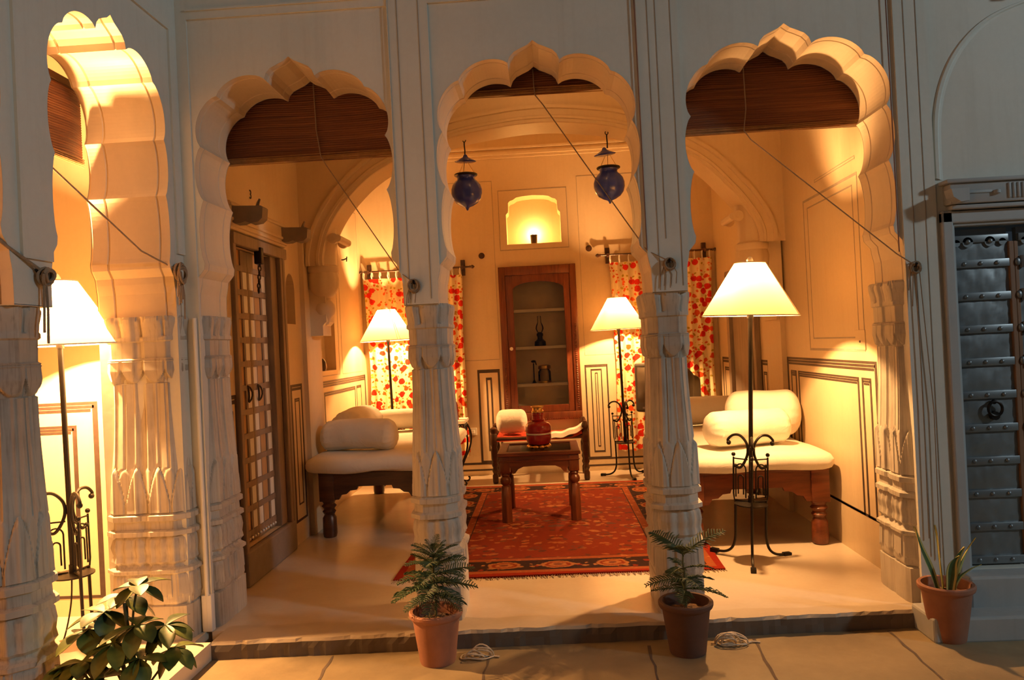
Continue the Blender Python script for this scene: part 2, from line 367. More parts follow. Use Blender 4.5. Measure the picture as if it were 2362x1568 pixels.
# --- side wing: wall along the left of the courtyard, two arches
XW = -1.865; TW = .41; KW = .90; WC = (2.13, 3.32)
outw = [(-1.6, 0.), (WC[0]-.62, 0.), (WC[0]-.62, 1.63)]
for c in WC: outw += arch_curve(c, KW)
outw += [(WC[1]+.49, 0.), (F+.005, 0.), (F+.005, 4.7), (-1.6, 4.7)]
mb = MB(); sheet(mb, lambda u, v: (XW, u, v), outw); sheet(mb, lambda u, v: (XW-TW, u, v), outw)
mb.box(XW-TW, XW, WC[0]+KW*.545, WC[1]-KW*.545, 1.628, 1.632)
mb.add([(XW, WC[1]+.49, 0), (XW-TW, WC[1]+.49, 0), (XW-TW, WC[1]+.49, 1.63), (XW, WC[1]+.49, 1.63)], [(0,1,2,3)])
mb.box(XW-.01, XW+.012, WC[1]-KW*.73, WC[1]-KW*.54, 1.80, 4.7); mb.box(XW-.01, XW+.012, 3.835, 3.915, 1.95, 4.7)
mb.box(XW-.01, XW+.012, 2.81, 3.835, 3.10, 4.7)
struct(mb.build('wall_wing', M['wall'], fix=False), 'pale plaster wall of the side wing running towards the viewer')
for c, lab in zip(WC, ('nearer scalloped arch of the side wing cut by the frame edge', 'scalloped arch of the side wing with the glowing floor lamp inside')):
    scallop_arch(lab, arch_curve(c, KW), lambda u, v, w: (XW-w, u, v), TW)

# --- floors, step, ground
mb = MB()
mb.prism([(-1.80,3.90),(1.86,3.90),(1.86,BACK),(2.0,BACK),(2.0,YB+.2),(-2.2,YB+.2),(-2.2,BACK),(-1.80,BACK)], -.16, 0, 'z')
struct(mb.build('floor', M['floorm']), 'polished pale floor of the open veranda room')
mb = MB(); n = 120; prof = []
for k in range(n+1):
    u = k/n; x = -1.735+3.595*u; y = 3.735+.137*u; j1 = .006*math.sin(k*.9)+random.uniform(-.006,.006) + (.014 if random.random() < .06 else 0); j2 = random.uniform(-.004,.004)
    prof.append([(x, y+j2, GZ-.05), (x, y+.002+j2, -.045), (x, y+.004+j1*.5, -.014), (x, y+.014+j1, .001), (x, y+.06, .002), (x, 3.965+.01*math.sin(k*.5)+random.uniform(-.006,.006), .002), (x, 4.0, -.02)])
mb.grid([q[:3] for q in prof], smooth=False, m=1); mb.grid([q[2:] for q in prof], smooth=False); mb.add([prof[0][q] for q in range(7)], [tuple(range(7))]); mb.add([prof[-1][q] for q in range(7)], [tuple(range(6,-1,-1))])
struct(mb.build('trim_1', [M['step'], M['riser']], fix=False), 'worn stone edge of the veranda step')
mb = MB(); mb.box(-4.3, XW-TW, -1.6, 4.3, -.16, 0); mb.box(XW-TW, XW+.04, -1.6, 4.3, -.16, .001); mb.box(XW+.04, -1.735, -1.6, 3.74, -.2, .003)
struct(mb.build('floor_wing', M['floorm']), 'raised pale floor of the side wing')
mb = MB(); mb.add([(-6,-4,GZ),(8,-4,GZ),(8,4.6,GZ),(-6,4.6,GZ)], [(0,1,2,3)])
ground = struct(mb.build('ground', M['court'], fix=False), 'stone flagged courtyard in front of the step')
mb = MB()
def joint(a, b, w=.012):
    a, b = Vector((*a, 0)), Vector((*b, 0)); nn = (b-a).normalized().cross(Vector((0,0,1)))*w/2; n = 7; L = []; Rr = []
    for i in range(n+1):
        p = a.lerp(b, i/n); k = .6 + random.random()*.9; j = nn.normalized()*random.uniform(-.006, .006)
        L.append((p.x+nn.x*k+j.x, p.y+nn.y*k+j.y, GZ+.0015)); Rr.append((p.x-nn.x*k+j.x, p.y-nn.y*k+j.y, GZ+.0015))
    mb.grid([L, Rr], smooth=False)
for a, b in (((-1.13,3.74),(-1.10,3.2)), ((.93,3.80),(.90,3.2)), ((1.60,3.84),(1.58,3.2)), ((.42,3.75),(.40,3.2)), ((-1.74,3.2),(1.9,3.22)), ((-.2,3.2),(-.2,2.4)), ((1.0,3.2),(1.0,2.4)), ((-.35,3.72),(-.37,3.2))): joint(a, b)
struct(mb.build('trim_2', M['joint'], fix=False), 'dark joints between the courtyard flagstones')

# --- room walls
def niche_loop(y0, y1, z0, z1, kind='arch'):
    if kind == 'arch':
        r = (y1-y0)/2; return [(y0, z0), (y1, z0)] + [((y0+y1)/2 + r*math.cos(a), z1-r*1.2 + r*1.2*math.sin(a)) for a in [PI*i/10 for i in range(11)]]
    w = y1-y0   # bracketed top
    prof = [(0,0),(1,0),(1,.62),(.965,.66),(.955,.70),(.95,.86),(.92,.90),(.86,.92),(.80,.965),(.70,.985),(.5,1.),(.3,.985),(.2,.965),(.14,.92),(.08,.90),(.05,.86),(.045,.70),(.035,.66),(0,.62)]
    return [(y0+w*a, z0+(z1-z0)*b) for a, b in prof]
def niche(mb, mpf, loop, depth, back=True):
    reveal(mb, lambda u, v: mpf(u, v, 0), lambda u, v: mpf(u, v, depth), loop)
    if back: sheet(mb, lambda u, v: mpf(u, v, depth), loop)
# left, front bay
DY0, DY1, LZ0, LZ1 = 4.64, 5.42, .215, 2.105
d1 = rect(DY0, DY1, LZ0, LZ1); nch1 = niche_loop(5.60, 5.79, 1.64, 2.02); sl = rect(4.44, 4.50, 1.63, 1.92)
mpl = lambda u, v, w: (XL-w, u, v)
mb = MB(); sheet(mb, lambda u, v: mpl(u, v, 0), rect(BACK, 6.31, 0, ZC), [d1, nch1, sl]); niche(mb, mpl, d1, .16, True); niche(mb, mpl, nch1, .16); niche(mb, mpl, sl, .06)
# pier under the inner arch and the left wall of the back bay
mb.box(XL-.2, -1.875, 5.92, 6.31, 0, 2.3)
mpl2 = lambda u, v, w: (XL2-w, u, v); nch2 = niche_loop(6.70, 7.18, 1.25, 2.10)
sheet(mb, lambda u, v: mpl2(u, v, 0), rect(6.31, YB, 0, ZC), [nch2]); niche(mb, mpl2, nch2, .10)
mb.add([(XL, 6.31, 0), (XL2, 6.31, 0), (XL2, 6.31, ZC), (XL, 6.31, ZC)], [(0,1,2,3)])
struct(mb.build('wall_left', M['inner'], fix=False), 'cream plaster wall holding the old panelled door')
# right
mpr = lambda u, v, w: (XR+w, u, v)
mb = MB(); sheet(mb, lambda u, v: mpr(u, v, 0), rect(BACK, 6.31, 0, ZC)); mb.box(XR2-.012, XR+.1, 6.10, 6.50, 0, 2.1)
mb.box(XR2-.03, XR2, 6.12, 6.48, 1.50, 1.53)
sheet(mb, lambda u, v: (XR2, u, v), rect(6.31, YB, 0, ZC))
struct(mb.build('wall_right', M['inner'], fix=False), 'cream plaster wall behind the made-up daybed with bright bolsters')
# back wall with cupboard opening and lamp niche
CX0, CX1, CZ0, CZ1 = -.43, .28, .68, 2.17
cab = rect(CX0, CX1, CZ0, CZ1); lit = niche_loop(-.38, .21, 2.495, 3.02, 'b'); mpb = lambda u, v, w: (u, YB+w, v)
mb = MB(); sheet(mb, lambda u, v: mpb(u, v, 0), rect(-2.2, 2.2, 0, ZC), [cab, lit]); niche(mb, mpb, lit, .24); niche(mb, mpb, cab, .27)
struct(mb.build('wall_back', M['inner'], fix=False), 'cream plaster back wall with cupboard and lit niche')
mb = MB()
for z0, z1, d_ in ((3.44,3.47,.02),(3.47,3.50,.045),(3.50,3.53,.03),(3.53,3.55,.06)): mb.box(XL2, XR2, YB-d_, YB, z0, z1)
struct(mb.build('trim_3', M['inner']), 'moulded cornice high on the back wall')
mb = MB(); mb.box(-2.3, 2.2, BACK-.02, YB+.4, ZC, ZC+.1); struct(mb.build('ceiling', M['inner']), 'plain ceiling of the veranda room')
mb = MB(); mb.box(-4.3, XW-.02, -1.6, 4.3, ZC, ZC+.1); struct(mb.build('ceiling_wing', M['inner']), 'plain ceiling of the side wing')
mb = MB(); mb.box(-4.3, XW-TW+.1, 4.2, 4.35, 0, ZC); struct(mb.build('wall_wing_end', M['inner']), 'cream end wall of the side wing behind the glowing lamp')
mb = MB(); mb.box(-4.3, -4.2, -1.6, 4.3, 0, ZC); struct(mb.build('wall_wing_rear', M['inner']), 'rear wall of the side wing')
mb = MB(); mb.box(-4.3, XW, -1.7, -1.6, 0, ZC); struct(mb.build('wall_wing_near', M['inner']), 'near end wall of the side wing')

# --- inner arch across the room, on carved consoles
IY0, IY1 = 5.98, 6.30
inn = spline([(-1.73,2.10),(-1.725,2.20),(-1.66,2.40),(-1.50,2.62),(-1.22,2.84),(-.72,3.03),(-.3,3.10),(0,3.12),(.3,3.10),(.70,3.02),(1.20,2.77),(1.46,2.52),(1.60,2.33),(1.66,2.20),(1.665,2.10)], 8)
mb = MB(); full = [(-2.1, 2.10)] + [tuple(p) for p in inn] + [(2.1, 2.10), (2.1, ZC), (-2.1, ZC)]
sheet(mb, lambda u, v: (u, IY0, v), full); sheet(mb, lambda u, v: (u, IY1, v), full)
reveal(mb, lambda u, v: (u, IY0, v), lambda u, v: (u, IY1, v), inn, False)
nI = len(inn)
def off(o):
    out = []
    for i in range(nI):
        a, b = inn[max(0, i-1)], inn[min(nI-1, i+1)]; dx, dz = b[0]-a[0], b[1]-a[1]; L = math.hypot(dx, dz); out.append((inn[i][0]-dz/L*o, inn[i][1]+dx/L*o))
    return out
rows = [[(p[0], IY0-d_, p[1]) for p in off(o)] for o, d_ in ((.0,.0),(.004,.012),(.028,.012),(.032,.022),(.05,.022),(.058,.008),(.105,.008),(.11,.024),(.135,.024),(.14,0))]
mb.grid(rows, smooth=False)
struct(mb.build('arch_inner', M['inner'], fix=False), 'wide plain moulded arch crossing the middle of the room')
def console(side, x, lab):
    mb = MB(); yc = IY0+.13
    fl = lambda u, z: .05*abs(math.cos(9*PI*u)) if (1.87 < z < 2.06 or z > 2.14) else 0
    mb.lathe([(0,1.63),(.03,1.64),(.045,1.68),(.075,1.72),(.088,1.76),(.08,1.80),(.055,1.83),(.055,1.85),(.085,1.87),(.118,1.93),(.125,2.0),(.115,2.05),(.128,2.065),(.128,2.10),(.108,2.115),(.108,2.14),(.105,2.25),(.12,2.40)], 54, (x, yc, 0), fl=fl)
    mb.prism([(x-side*.20,1.55),(x,1.55),(x,1.63),(x+side*.03,1.66),(x+side*.03,2.12),(x+side*.02,2.55),(x-side*.20,2.55)], IY0+.06, IY1-.03, 'y')
    for yy in (IY0-.004, IY1-.03): mb.tube([(x+side*.13, yy, 2.31), (x+side*.13, yy+.03, 2.31)], .042, 16); mb.tube([(x+side*.13, yy-.008, 2.31), (x+side*.13, yy+.0, 2.31)], .018, 10)
    mb.tube([(x+side*.165, IY0+.0, 2.31), (x+side*.165, IY1-.0, 2.31)], .030, 14)
    o = mb.build('console', M['inner']); tag(o, lab, 'carved bracket', None, 'structure')
console(1, -1.775, 'carved plaster console under the inner arch beside the old door')
console(-1, 1.645, 'carved plaster console under the inner arch behind the front floor lamp')

# --- columns
def column_mesh(name, a=.112, b=.186, seg=240):
    """two-lobed stone shaft, leaves and mouldings carved on it; half width a in x, half depth b in y"""
    ch = .052; poly = [(a, -b+ch), (a, -.028), (a-.010, -.010), (a-.010, .010), (a, .028), (a, b-ch), (a-ch, b), (-a+ch, b), (-a, b-ch), (-a, .028), (-a+.010, .010), (-a+.010, -.010), (-a, -.028), (-a, -b+ch), (-a+ch, -b), (a-ch, -b)]
    cum = [0.]
    for q in range(len(poly)): cum.append(cum[-1] + math.dist(poly[q], poly[(q+1) % len(poly)]))
    base = []; q = 0
    for k in range(seg):     # even steps along the outline
        d_ = cum[-1]*k/seg
        while cum[q+1] < d_: q += 1
        f_ = (d_-cum[q])/(cum[q+1]-cum[q]); A_, B_ = poly[q], poly[(q+1) % len(poly)]; base.append((A_[0]+(B_[0]-A_[0])*f_, A_[1]+(B_[1]-A_[1])*f_))
    per = [0.]
    for k in range(seg): per.append(per[-1] + math.dist(base[k], base[(k+1) % seg]))
    P = per[-1]; NL = 10
    prof = [(0,.010),(.10,.010),(.175,.010),(.182,.002),(.188,.008),(.20,.012),(.335,.006),(.345,.026),(.36,.026),(.372,.004),(.385,-.002),(.40,.012),(.43,.006),(.47,.012),(.51,.006),(.525,-.004),(.53,.022),(.552,.022),(.562,.002),(.60,.000),(.608,.020),(.632,.020),(.642,.004),
            (.66,.002),(.86,-.002),(.95,-.008),(1.10,-.016),(1.20,-.020),(1.29,-.021),(1.315,-.017),(1.36,-.008),(1.405,-.011),(1.418,-.002),(1.425,-.013),(1.505,-.011),(1.512,-.001),(1.528,-.001),(1.534,-.012),(1.56,-.010),(1.60,-.002),(1.635,.0)]
    zs = []
    for (z0, _), (z1, _) in zip(prof, prof[1:]):
        n = max(1, int(math.ceil((z1-z0)/(.005 if .64 < z0 < .87 or 1.28 < z0 < 1.41 else .012)))); zs += [z0 + (z1-z0)*i/n for i in range(n)]
    zs.append(1.635)
    def pv(z):
        for (z0, o0), (z1, o1) in zip(prof, prof[1:]):
            if z <= z1: return o0 + (o1-o0)*((z-z0)/(z1-z0) if z1 > z0 else 0)
        return prof[-1][1]
    rows = []
    for z in zs:
        o0 = pv(z); row = []
        for k in range(seg):
            u = per[k]/P*NL + .5 - per[round(seg*.094)]/P*NL; c = abs((u % 1)-.5)*2; o = o0     # c: 0 middle of a leaf, 1 between leaves
            sst = lambda q: max(0., min(1., q))**2*(3-2*max(0., min(1., q)))
            if .645 < z < .90:
                tip = .66 + .205*(1-c**1.7)
                o += sst((tip-z)/.03+.5)*(.009 + .004*sst((.16-c)/.1) - .007*sst((c-.82)/.1)) - .005*math.exp(-((z-tip-.012)/.010)**2)
                c2 = abs(((u+.5) % 1)-.5)*2
                if z >= tip: o += .004*sst((.66+.205*(1-c2**2.2)-z)/.022+.5)
            if .87 <= z < 1.30: o += .003*math.cos(2*PI*u) - .005*sst((c-.86)/.06) + .0035*sst((.12-c)/.05)
            if 1.30 <= z <= 1.41:
                low = 1.302 + .06*c**2.2
                o += -.008 + .015*sst((z-low)/.016+.5)
                o -= .004*sst((c-.82)/.12)
            if 1.53 < z < 1.635: o += (.010*(1-c**3) if z < 1.60+.035*(1-c**2) else 0) - .004*(c > .9)
            if .38 < z < .53: o += .004*math.cos(4*PI*u)
            if .19 < z < .335:
                o += .007*(c < .75) if z > .215+.02*c else 0
            if z < .185: o += 0
            x, y = base[k]; L = math.hypot(x/a**2, y/b**2) or 1; nx, ny = x/a**2/L, y/b**2/L
            if z < .18:   # square plinth
                m_ = max(abs(x)/a, abs(y)/b); fx = (1/m_ - 1)*.6 + 1; x, y = x*fx, y*fx
            row.append((x+nx*o, y+ny*o, z))
        rows.append(row)
    mb = MB(); mb.grid(rows, closed_u=True); mb.cap(rows[0], 0, True); mb.cap(rows[-1])
    return mb.build(name, M['column'])
c0 = column_mesh('column'); tag(c0, 'carved stone column behind the bushy young conifer in orange pot', 'column', None, 'structure')
YC = F + T/2 + .003
c0.location = (-.618, YC, 0)
def col_copy(x, y, rz, lab):
    c = c0.copy(); col.objects.link(c); c.location = (x, y, 0); c.rotation_euler = (0, 0, rz); c['label'] = lab; return c
col_copy(.620, YC, 0, 'carved stone column behind the sparse young conifer in dark pot')
col_copy(1.885, YC+.032, 0, 'carved half column against the pier next to the grey metal door')
col_copy(-1.895, YC+.032, 0, 'carved half column in the corner next to the old panelled door')
col_copy(XW-TW/2+.005, 3.895, PI/2, 'brightly lit carved half column of the side wing behind the glowing lamp').scale = (1, 1.09, 1)
col_copy(XW-TW/2, 2.725, PI/2, 'large carved column of the side wing cut by the frame edge')
mb = MB(); mb.tube([(-1.815, 3.895, .01), (-1.815, 3.895, 1.62)], .011, 8); mb.bbox(-1.845,-1.79, 3.885,3.93, .0, .19, .008)
struct(mb.build('trim_4', M['white']), 'thin pale bead running up the corner between the columns')

# --- painted dado panels (dark lines lie on the plaster)
def lines(nm, mp, rects, lab, mat='line'):
    """rects: list of (u0,u1,v0,v1,(bands)) drawn as nested frames of thin strips; mp(u,v,w)"""
    mb = MB()
    def strip(u0, u1, v0, v1):
        e = .0018
        mb.add([mp(u0,v0,0), mp(u1,v0,0), mp(u1,v1,0), mp(u0,v1,0), mp(u0,v0,e), mp(u1,v0,e), mp(u1,v1,e), mp(u0,v1,e)], [(4,5,6,7),(0,1,5,4),(1,2,6,5),(2,3,7,6),(3,0,4,7)])
    for (u0, u1, v0, v1, w, nb) in rects:
        for i in range(nb):
            g = w/nb; a = i*g; t = g*.80; tv_ = t*.62
            strip(u0+a, u1-a, v1-a-t, v1-a)
            if i == 0: e_ = max(w*.5, t*.6); strip(u0, u0+e_, v0, v1-t); strip(u1-e_, u1, v0, v1-t); strip(u0+e_, u1-e_, v0, v0+min(t, .018))
    return struct(mb.build(nm, M[mat], fix=False), lab)
mR = lambda u, v, w: (XR-w, u, v); mL = lambda u, v, w: (XL+w, u, v); mL2 = lambda u, v, w: (XL2+w, u, v); mR2 = lambda u, v, w: (XR2-w, u, v); mB = lambda u, v, w: (u, YB-w, v); mE = lambda u, v, w: (u, 4.2-w, v)
lines('trim_5', mR, [(4.46,6.09,.27,1.205,.06,3),(5.88,6.01,.27,1.105,.045,3),(4.72,5.84,.27,1.105,.045,3),(4.545,4.68,.27,1.105,.045,3)], 'dark painted dado frames behind the right daybed')
lines('trim_6', mL, [(4.31,4.61,.115,1.18,.06,2),(4.38,4.55,.24,1.085,.045,2)], 'dark painted dado frame between corner column and old door')
lines('trim_7', mL, [(5.60,5.86,.16,1.185,.05,2),(5.68,5.79,.28,1.08,.03,2)], 'dark painted dado frame between old door and inner pier')
lines('trim_8', mL2, [(6.40,8.30,.15,1.16,.06,3),(6.50,6.70,.25,1.06,.03,2),(6.75,7.85,.25,1.06,.04,2),(7.90,8.10,.25,1.06,.03,2)], 'dark painted dado frames behind the left daybed')
lines('trim_9', mB, [(-.775,-.53,.14,1.148,.045,1),(-.685,-.62,.26,1.06,.033,1),(-1.98,-.50,.05,.14,.028,1),(.392,.64,.14,1.148,.03,2),(.455,.575,.2,1.10,.022,1),(.50,.53,.26,1.06,.014,1),(.36,1.0,.05,.14,.022,1)], 'dark painted dado frames on the back wall')
lines('trim_10', mE, [(-3.6,-2.535,.10,1.20,.06,3),(-3.5,-2.66,.24,1.07,.05,3)], 'dark painted dado frame behind the side wing lamp')
lines('trim_11', mR2, [(7.52,8.2,.1,1.17,.06,2),(7.62,8.1,.2,1.07,.04,2),(6.52,6.72,.1,1.17,.05,2),(6.57,6.67,.2,1.07,.03,2)], 'dark painted dado frames beyond the right pier')
lines('trim_12', mR, [(4.60,5.55,1.26,2.32,.02,1),(4.68,5.47,1.34,2.26,.012,1),(4.62,5.3,2.40,2.42,.005,1)], 'fine incised panel lines above the right dado', 'groove')
lines('trim_13', mB, [(-.46,.29,2.43,3.09,.012,1),(-1.6,-.52,1.25,3.2,.008,1),(.40,1.6,1.25,3.2,.008,1)], 'fine incised panel lines around the lit niche', 'groove')
lines('trim_14', mL2, [(6.58,7.30,1.20,2.3,.012,1),(7.4,8.2,1.2,2.9,.010,1)], 'fine incised panel lines around the left wall niche', 'groove')
# thin grooves on the front wall
mF = lambda u, v, w: (u, F-.0125-w, v)
lines('trim_15', mF, [(x, x+.003, z, 4.6, .0028, 1) for x, z in ((-.69,1.66),(-.58,1.66),(.585,1.66),(.625,1.9),(.70,1.66),(1.85,.25),(1.91,.05))], 'fine vertical grooves on the wall strips between arches', 'groove')
# faint arch moulding over the grey door
mb = MB(); A = spline([(1.99,2.12),(2.0,2.45),(2.07,2.68),(2.2,2.85),(2.37,2.95),(2.60,3.0),(2.83,2.95),(3.0,2.85)], 8)
for o, d_ in ((0,.012),):
    rows = [[(p[0]+dx, F-e, p[1]-dx*.3) for p in A] for dx, e in ((-.02,.0),(-.015,.008),(.0,.008),(.008,.002),(.02,.0))]
    mb.grid(rows, smooth=False)
struct(mb.build('trim_16', M['wall'], fix=False), 'faint raised arch moulding over the grey door')

# ------------------------------------------------------------------ doors
# door_1: old panelled two-leaf door in the left wall
d = thing('door_1', 'old tan two leaf door with white inlaid strips and stone lintel', 'door', (XL, 5.03, 0), 0, None, 'structure')
Y0 = 5.03
mb = MB()
mb.bbox(-.10, -.004, 5.312-Y0, 5.43-Y0, .2, 2.12, .006)
for y0, y1 in ((5.42, 5.46), (5.472, 5.515)): mb.bbox(-.02, .03, y0-Y0, y1-Y0, .02, 2.12, .006)
mb.bbox(-.02, .03, 4.60-Y0, 4.64-Y0, .2, 2.12, .006); mb.bbox(-.02, .035, 4.60-Y0, 5.55-Y0, 2.105, 2.18, .006)
mb.build('frame', M['greywood'], d)
mb = MB(); mb.bbox(-.02, .03, 4.58-Y0, 5.56-Y0, 2.19, 2.37, .012)
for z in (2.21, 2.245, 2.335): mb.bbox(-.02, .042, 4.57-Y0, 5.57-Y0, z, z+.02, .006)
mb.build('lintel', M['inner'], d)
mb = MB(); mb.bbox(-.02, .035, 4.60-Y0, 5.50-Y0, .0, .215, .012); mb.build('threshold', M['darkstone'], d)
for yy in (4.645, 5.52):
    mb = MB(); mb.prism([(-.02,2.225),(.08,2.225),(.11,2.235),(.14,2.222),(.19,2.228),(.215,2.25),(.222,2.315),(.21,2.325),(-.02,2.335)], yy-Y0-.045, yy-Y0+.045, 'y')
    mb.tube([(.17, yy-Y0, 2.32), (.178, yy-Y0, 2.35), (.19, yy-Y0, 2.375)], [.012,.010,.006], 6)
    mb.build('bracket', M['darkstone'], d)
for s_, (y0, y1) in enumerate(((4.665, 4.986), (4.990, 5.310))):
    mb = MB(); mb.box(-.085, -.055, y0-Y0, y1-Y0, .225, 2.10)
    lf = mb.build('leaf', M['doorwood'], d)
    mb = MB()
    for yy in (y0, y1-.105): mb.box(-.056, -.046, yy-Y0, yy+.105-Y0, .225, 2.10)
    mb.build('stile', M['greywood'], lf)
    mb = MB()
    for k in range(12): mb.box(-.056, -.043, y0-Y0, y1-Y0, .26+.155*k, .295+.155*k)
    mb.build('batten', M['greywood'], lf)
    mb = MB()
    for k in range(11):
        for yy in (y0+.020, y1-.082): mb.box(-.047, -.0435, yy-Y0, yy+.062-Y0, .30+.155*k, .41+.155*k)
    for k in range(8): mb.sph((-.045, y0+.03+.045*k-Y0, .245), .009, 5)
    mb.build('inlay', M['white'], lf)
    mb = MB(); yh = (y1-.085 if s_ == 0 else y0+.085)-Y0
    mb.tube([(-.045, yh, 1.22)] + [(-.03, yh+.0, 1.17+.05*math.cos(a)) if 0 else (-.03-.02*math.cos(a*2)*.3, yh+.028*math.sin(a), 1.165+.05*math.cos(a)) for a in [PI*2*i/14 for i in range(15)]], .006, 6)
    mb.build('handle', M['iron'], lf)
mb = MB(); mb.bbox(-.0, .05, 5.0-Y0, 5.05-Y0, 2.02, 2.13, .006)
for k in range(7):
    p = Vector((.03+.002*k, 5.02-Y0-.012*k, 2.02-.03*k)); q = [(p.x+(.010*math.cos(a) if k % 2 else 0), p.y+(0 if k % 2 else .010*math.cos(a)), p.z+.019*math.sin(a)) for a in [2*PI*i/8 for i in range(9)]]; mb.tube(q, .004, 5, caps=False)
mb.build('chain_latch', M['iron'], d)

# door_2: zinc clad door of the courtyard wall
d = thing('door_2', 'grey zinc clad studded door under a carved stone lintel', 'door', (2.035, F, 0), 0, None, 'structure')
X0 = 2.035
mb = MB(); mb.bbox(-.055, 0, -.03, .03, .16, 1.96, .008); mb.bbox(-.03, .012, -.015, .03, .16, 1.91, .006); mb.bbox(-.055, .75, -.03, .03, 1.895, 1.955, .008); mb.bbox(-.03, .70, -.015, .03, 1.88, 1.91, .006)
mb.bbox(.665, .72, -.03, .03, .16, 1.96, .008)
mb.build('frame', M['greystone'], d)
mb = MB(); mb.bbox(-.03, .78, -.07, .02, 1.985, 2.085, .008); mb.bbox(-.05, .80, -.085, .02, 2.085, 2.105, .005); mb.bbox(-.02, .77, -.06, .02, 1.96, 1.98, .005)
mb.prism([(-.055,2.05),(.03,2.05),(.03,1.99),(-.01,1.985),(-.045,2.01)], -.13, -.06, 'y')
for k in range(4): mb.bbox(.245+.022*k, .258+.022*k, -.078, -.06, 2.0, 2.075, .004)
mb.lathe([(0,-.02),(.016,-.015),(.016,.0),(0,.006)], 10, (.19,-.075,2.04)); mb.bbox(.02,.17,-.076,-.06,2.03,2.045,.005); mb.bbox(.36,.62,-.076,-.06,2.03,2.045,.005)
mb.build('lintel', M['greystone'], d)
mb = MB(); mb.bbox(-.06, .75, -.12, .1, -.09, .175, .012); mb.bbox(-.30, 1.0, -.25, -.02, -.09, .03, .012); mb.build('threshold', M['greystone'], d)
leafw = .285
for s_, x0 in enumerate((.012, .345)):
    rows = []
    nx, nz = 18, 70
    for j in range(nz+1):
        z = .21+1.62*j/nz
        rows.append([(x0+leafw*i/nx, .052 - .006*math.sin(PI*i/nx)*abs(math.sin(PI*(z-.21)/.165)) - .004*random.random(), z) for i in range(nx+1)])
    mb = MB(); mb.grid(rows); mb.box(x0, x0+leafw, .055, .085, .20, 1.87)
    lf = mb.build('leaf', M['zinc'], d, fix=False)
    mb = MB()
    zz = [1.695-.165*k for k in range(10)]
    for z in zz: mb.bbox(x0, x0+leafw, .034, .056, z-.02, z+.02, .003)
    cx_ = [x0+leafw*f_ for f_ in (.30,.68)]
    mb.bbox(x0, x0+leafw, .034, .056, 1.80, 1.838, .003)
    for c in cx_: mb.tube([(c, .034, 1.803), (c, .056, 1.803)], .026, 14)
    for c in (x0+.03, x0+leafw-.03): mb.tube([(c, .034, 1.80), (c, .056, 1.80)], .018, 12)
    mb.build('strap', M['zincband'], lf)
    mb = MB()
    for z in zz:
        for f_ in (.22,.5,.78): mb.sph((x0+leafw*f_, .034, z), (.011,.010,.011), 6)
    for c in cx_: mb.sph((c, .034, 1.805), (.013,.012,.013), 6)
    mb.build('stud', M['zincband'], lf)
    if s_ == 0:
        mb = MB(); mb.tube([(x0+.17+.034*math.cos(a), .022, .965+.036*math.sin(a)) for a in [2*PI*i/20 for i in range(21)]], .007, 6, caps=False); mb.sph((x0+.17, .03, 1.0), .013, 6); mb.tube([(x0+.17, .02, .93), (x0+.17, .05, .93)], .022, 12)
        mb.build('ring_handle', M['iron'], lf)
mb = MB(); mb.bbox(.297, .322, .036, .08, .20, 1.80, .004); mb.bbox(.324, .345, .04, .08, .20, 1.80, .004)
st = mb.build('meeting_stile', M['brownwood'], d)
mb = MB()
for k in range(10):
    z = 1.695-.165*k; mb.sph((.335, .034, z), (.014,.010,.020), 7); mb.tube([(.36, .036, z-.03), (.36, .036, z+.03)], .012, 8)
mb.build('hook', M['zincband'], st)

# dark timber frame of the doorway in the right wall
mb = MB()
for a, b, e in ((-.07,.0,.05),(.02,.06,.03),(.08,.11,.045),(.84,.93,.05)): mb.bbox(-e,.0,a,b,0,1.98,.006)
mb.bbox(-.05,.0,-.07,.93,1.95,2.02,.006); mb.box(-.012, 0, .10, .86, .0, 1.95)
o = mb.build('door_3', M['greywood'], None, (XR2, 6.79, 0)); struct(o, 'timber door frame beyond the right pier')

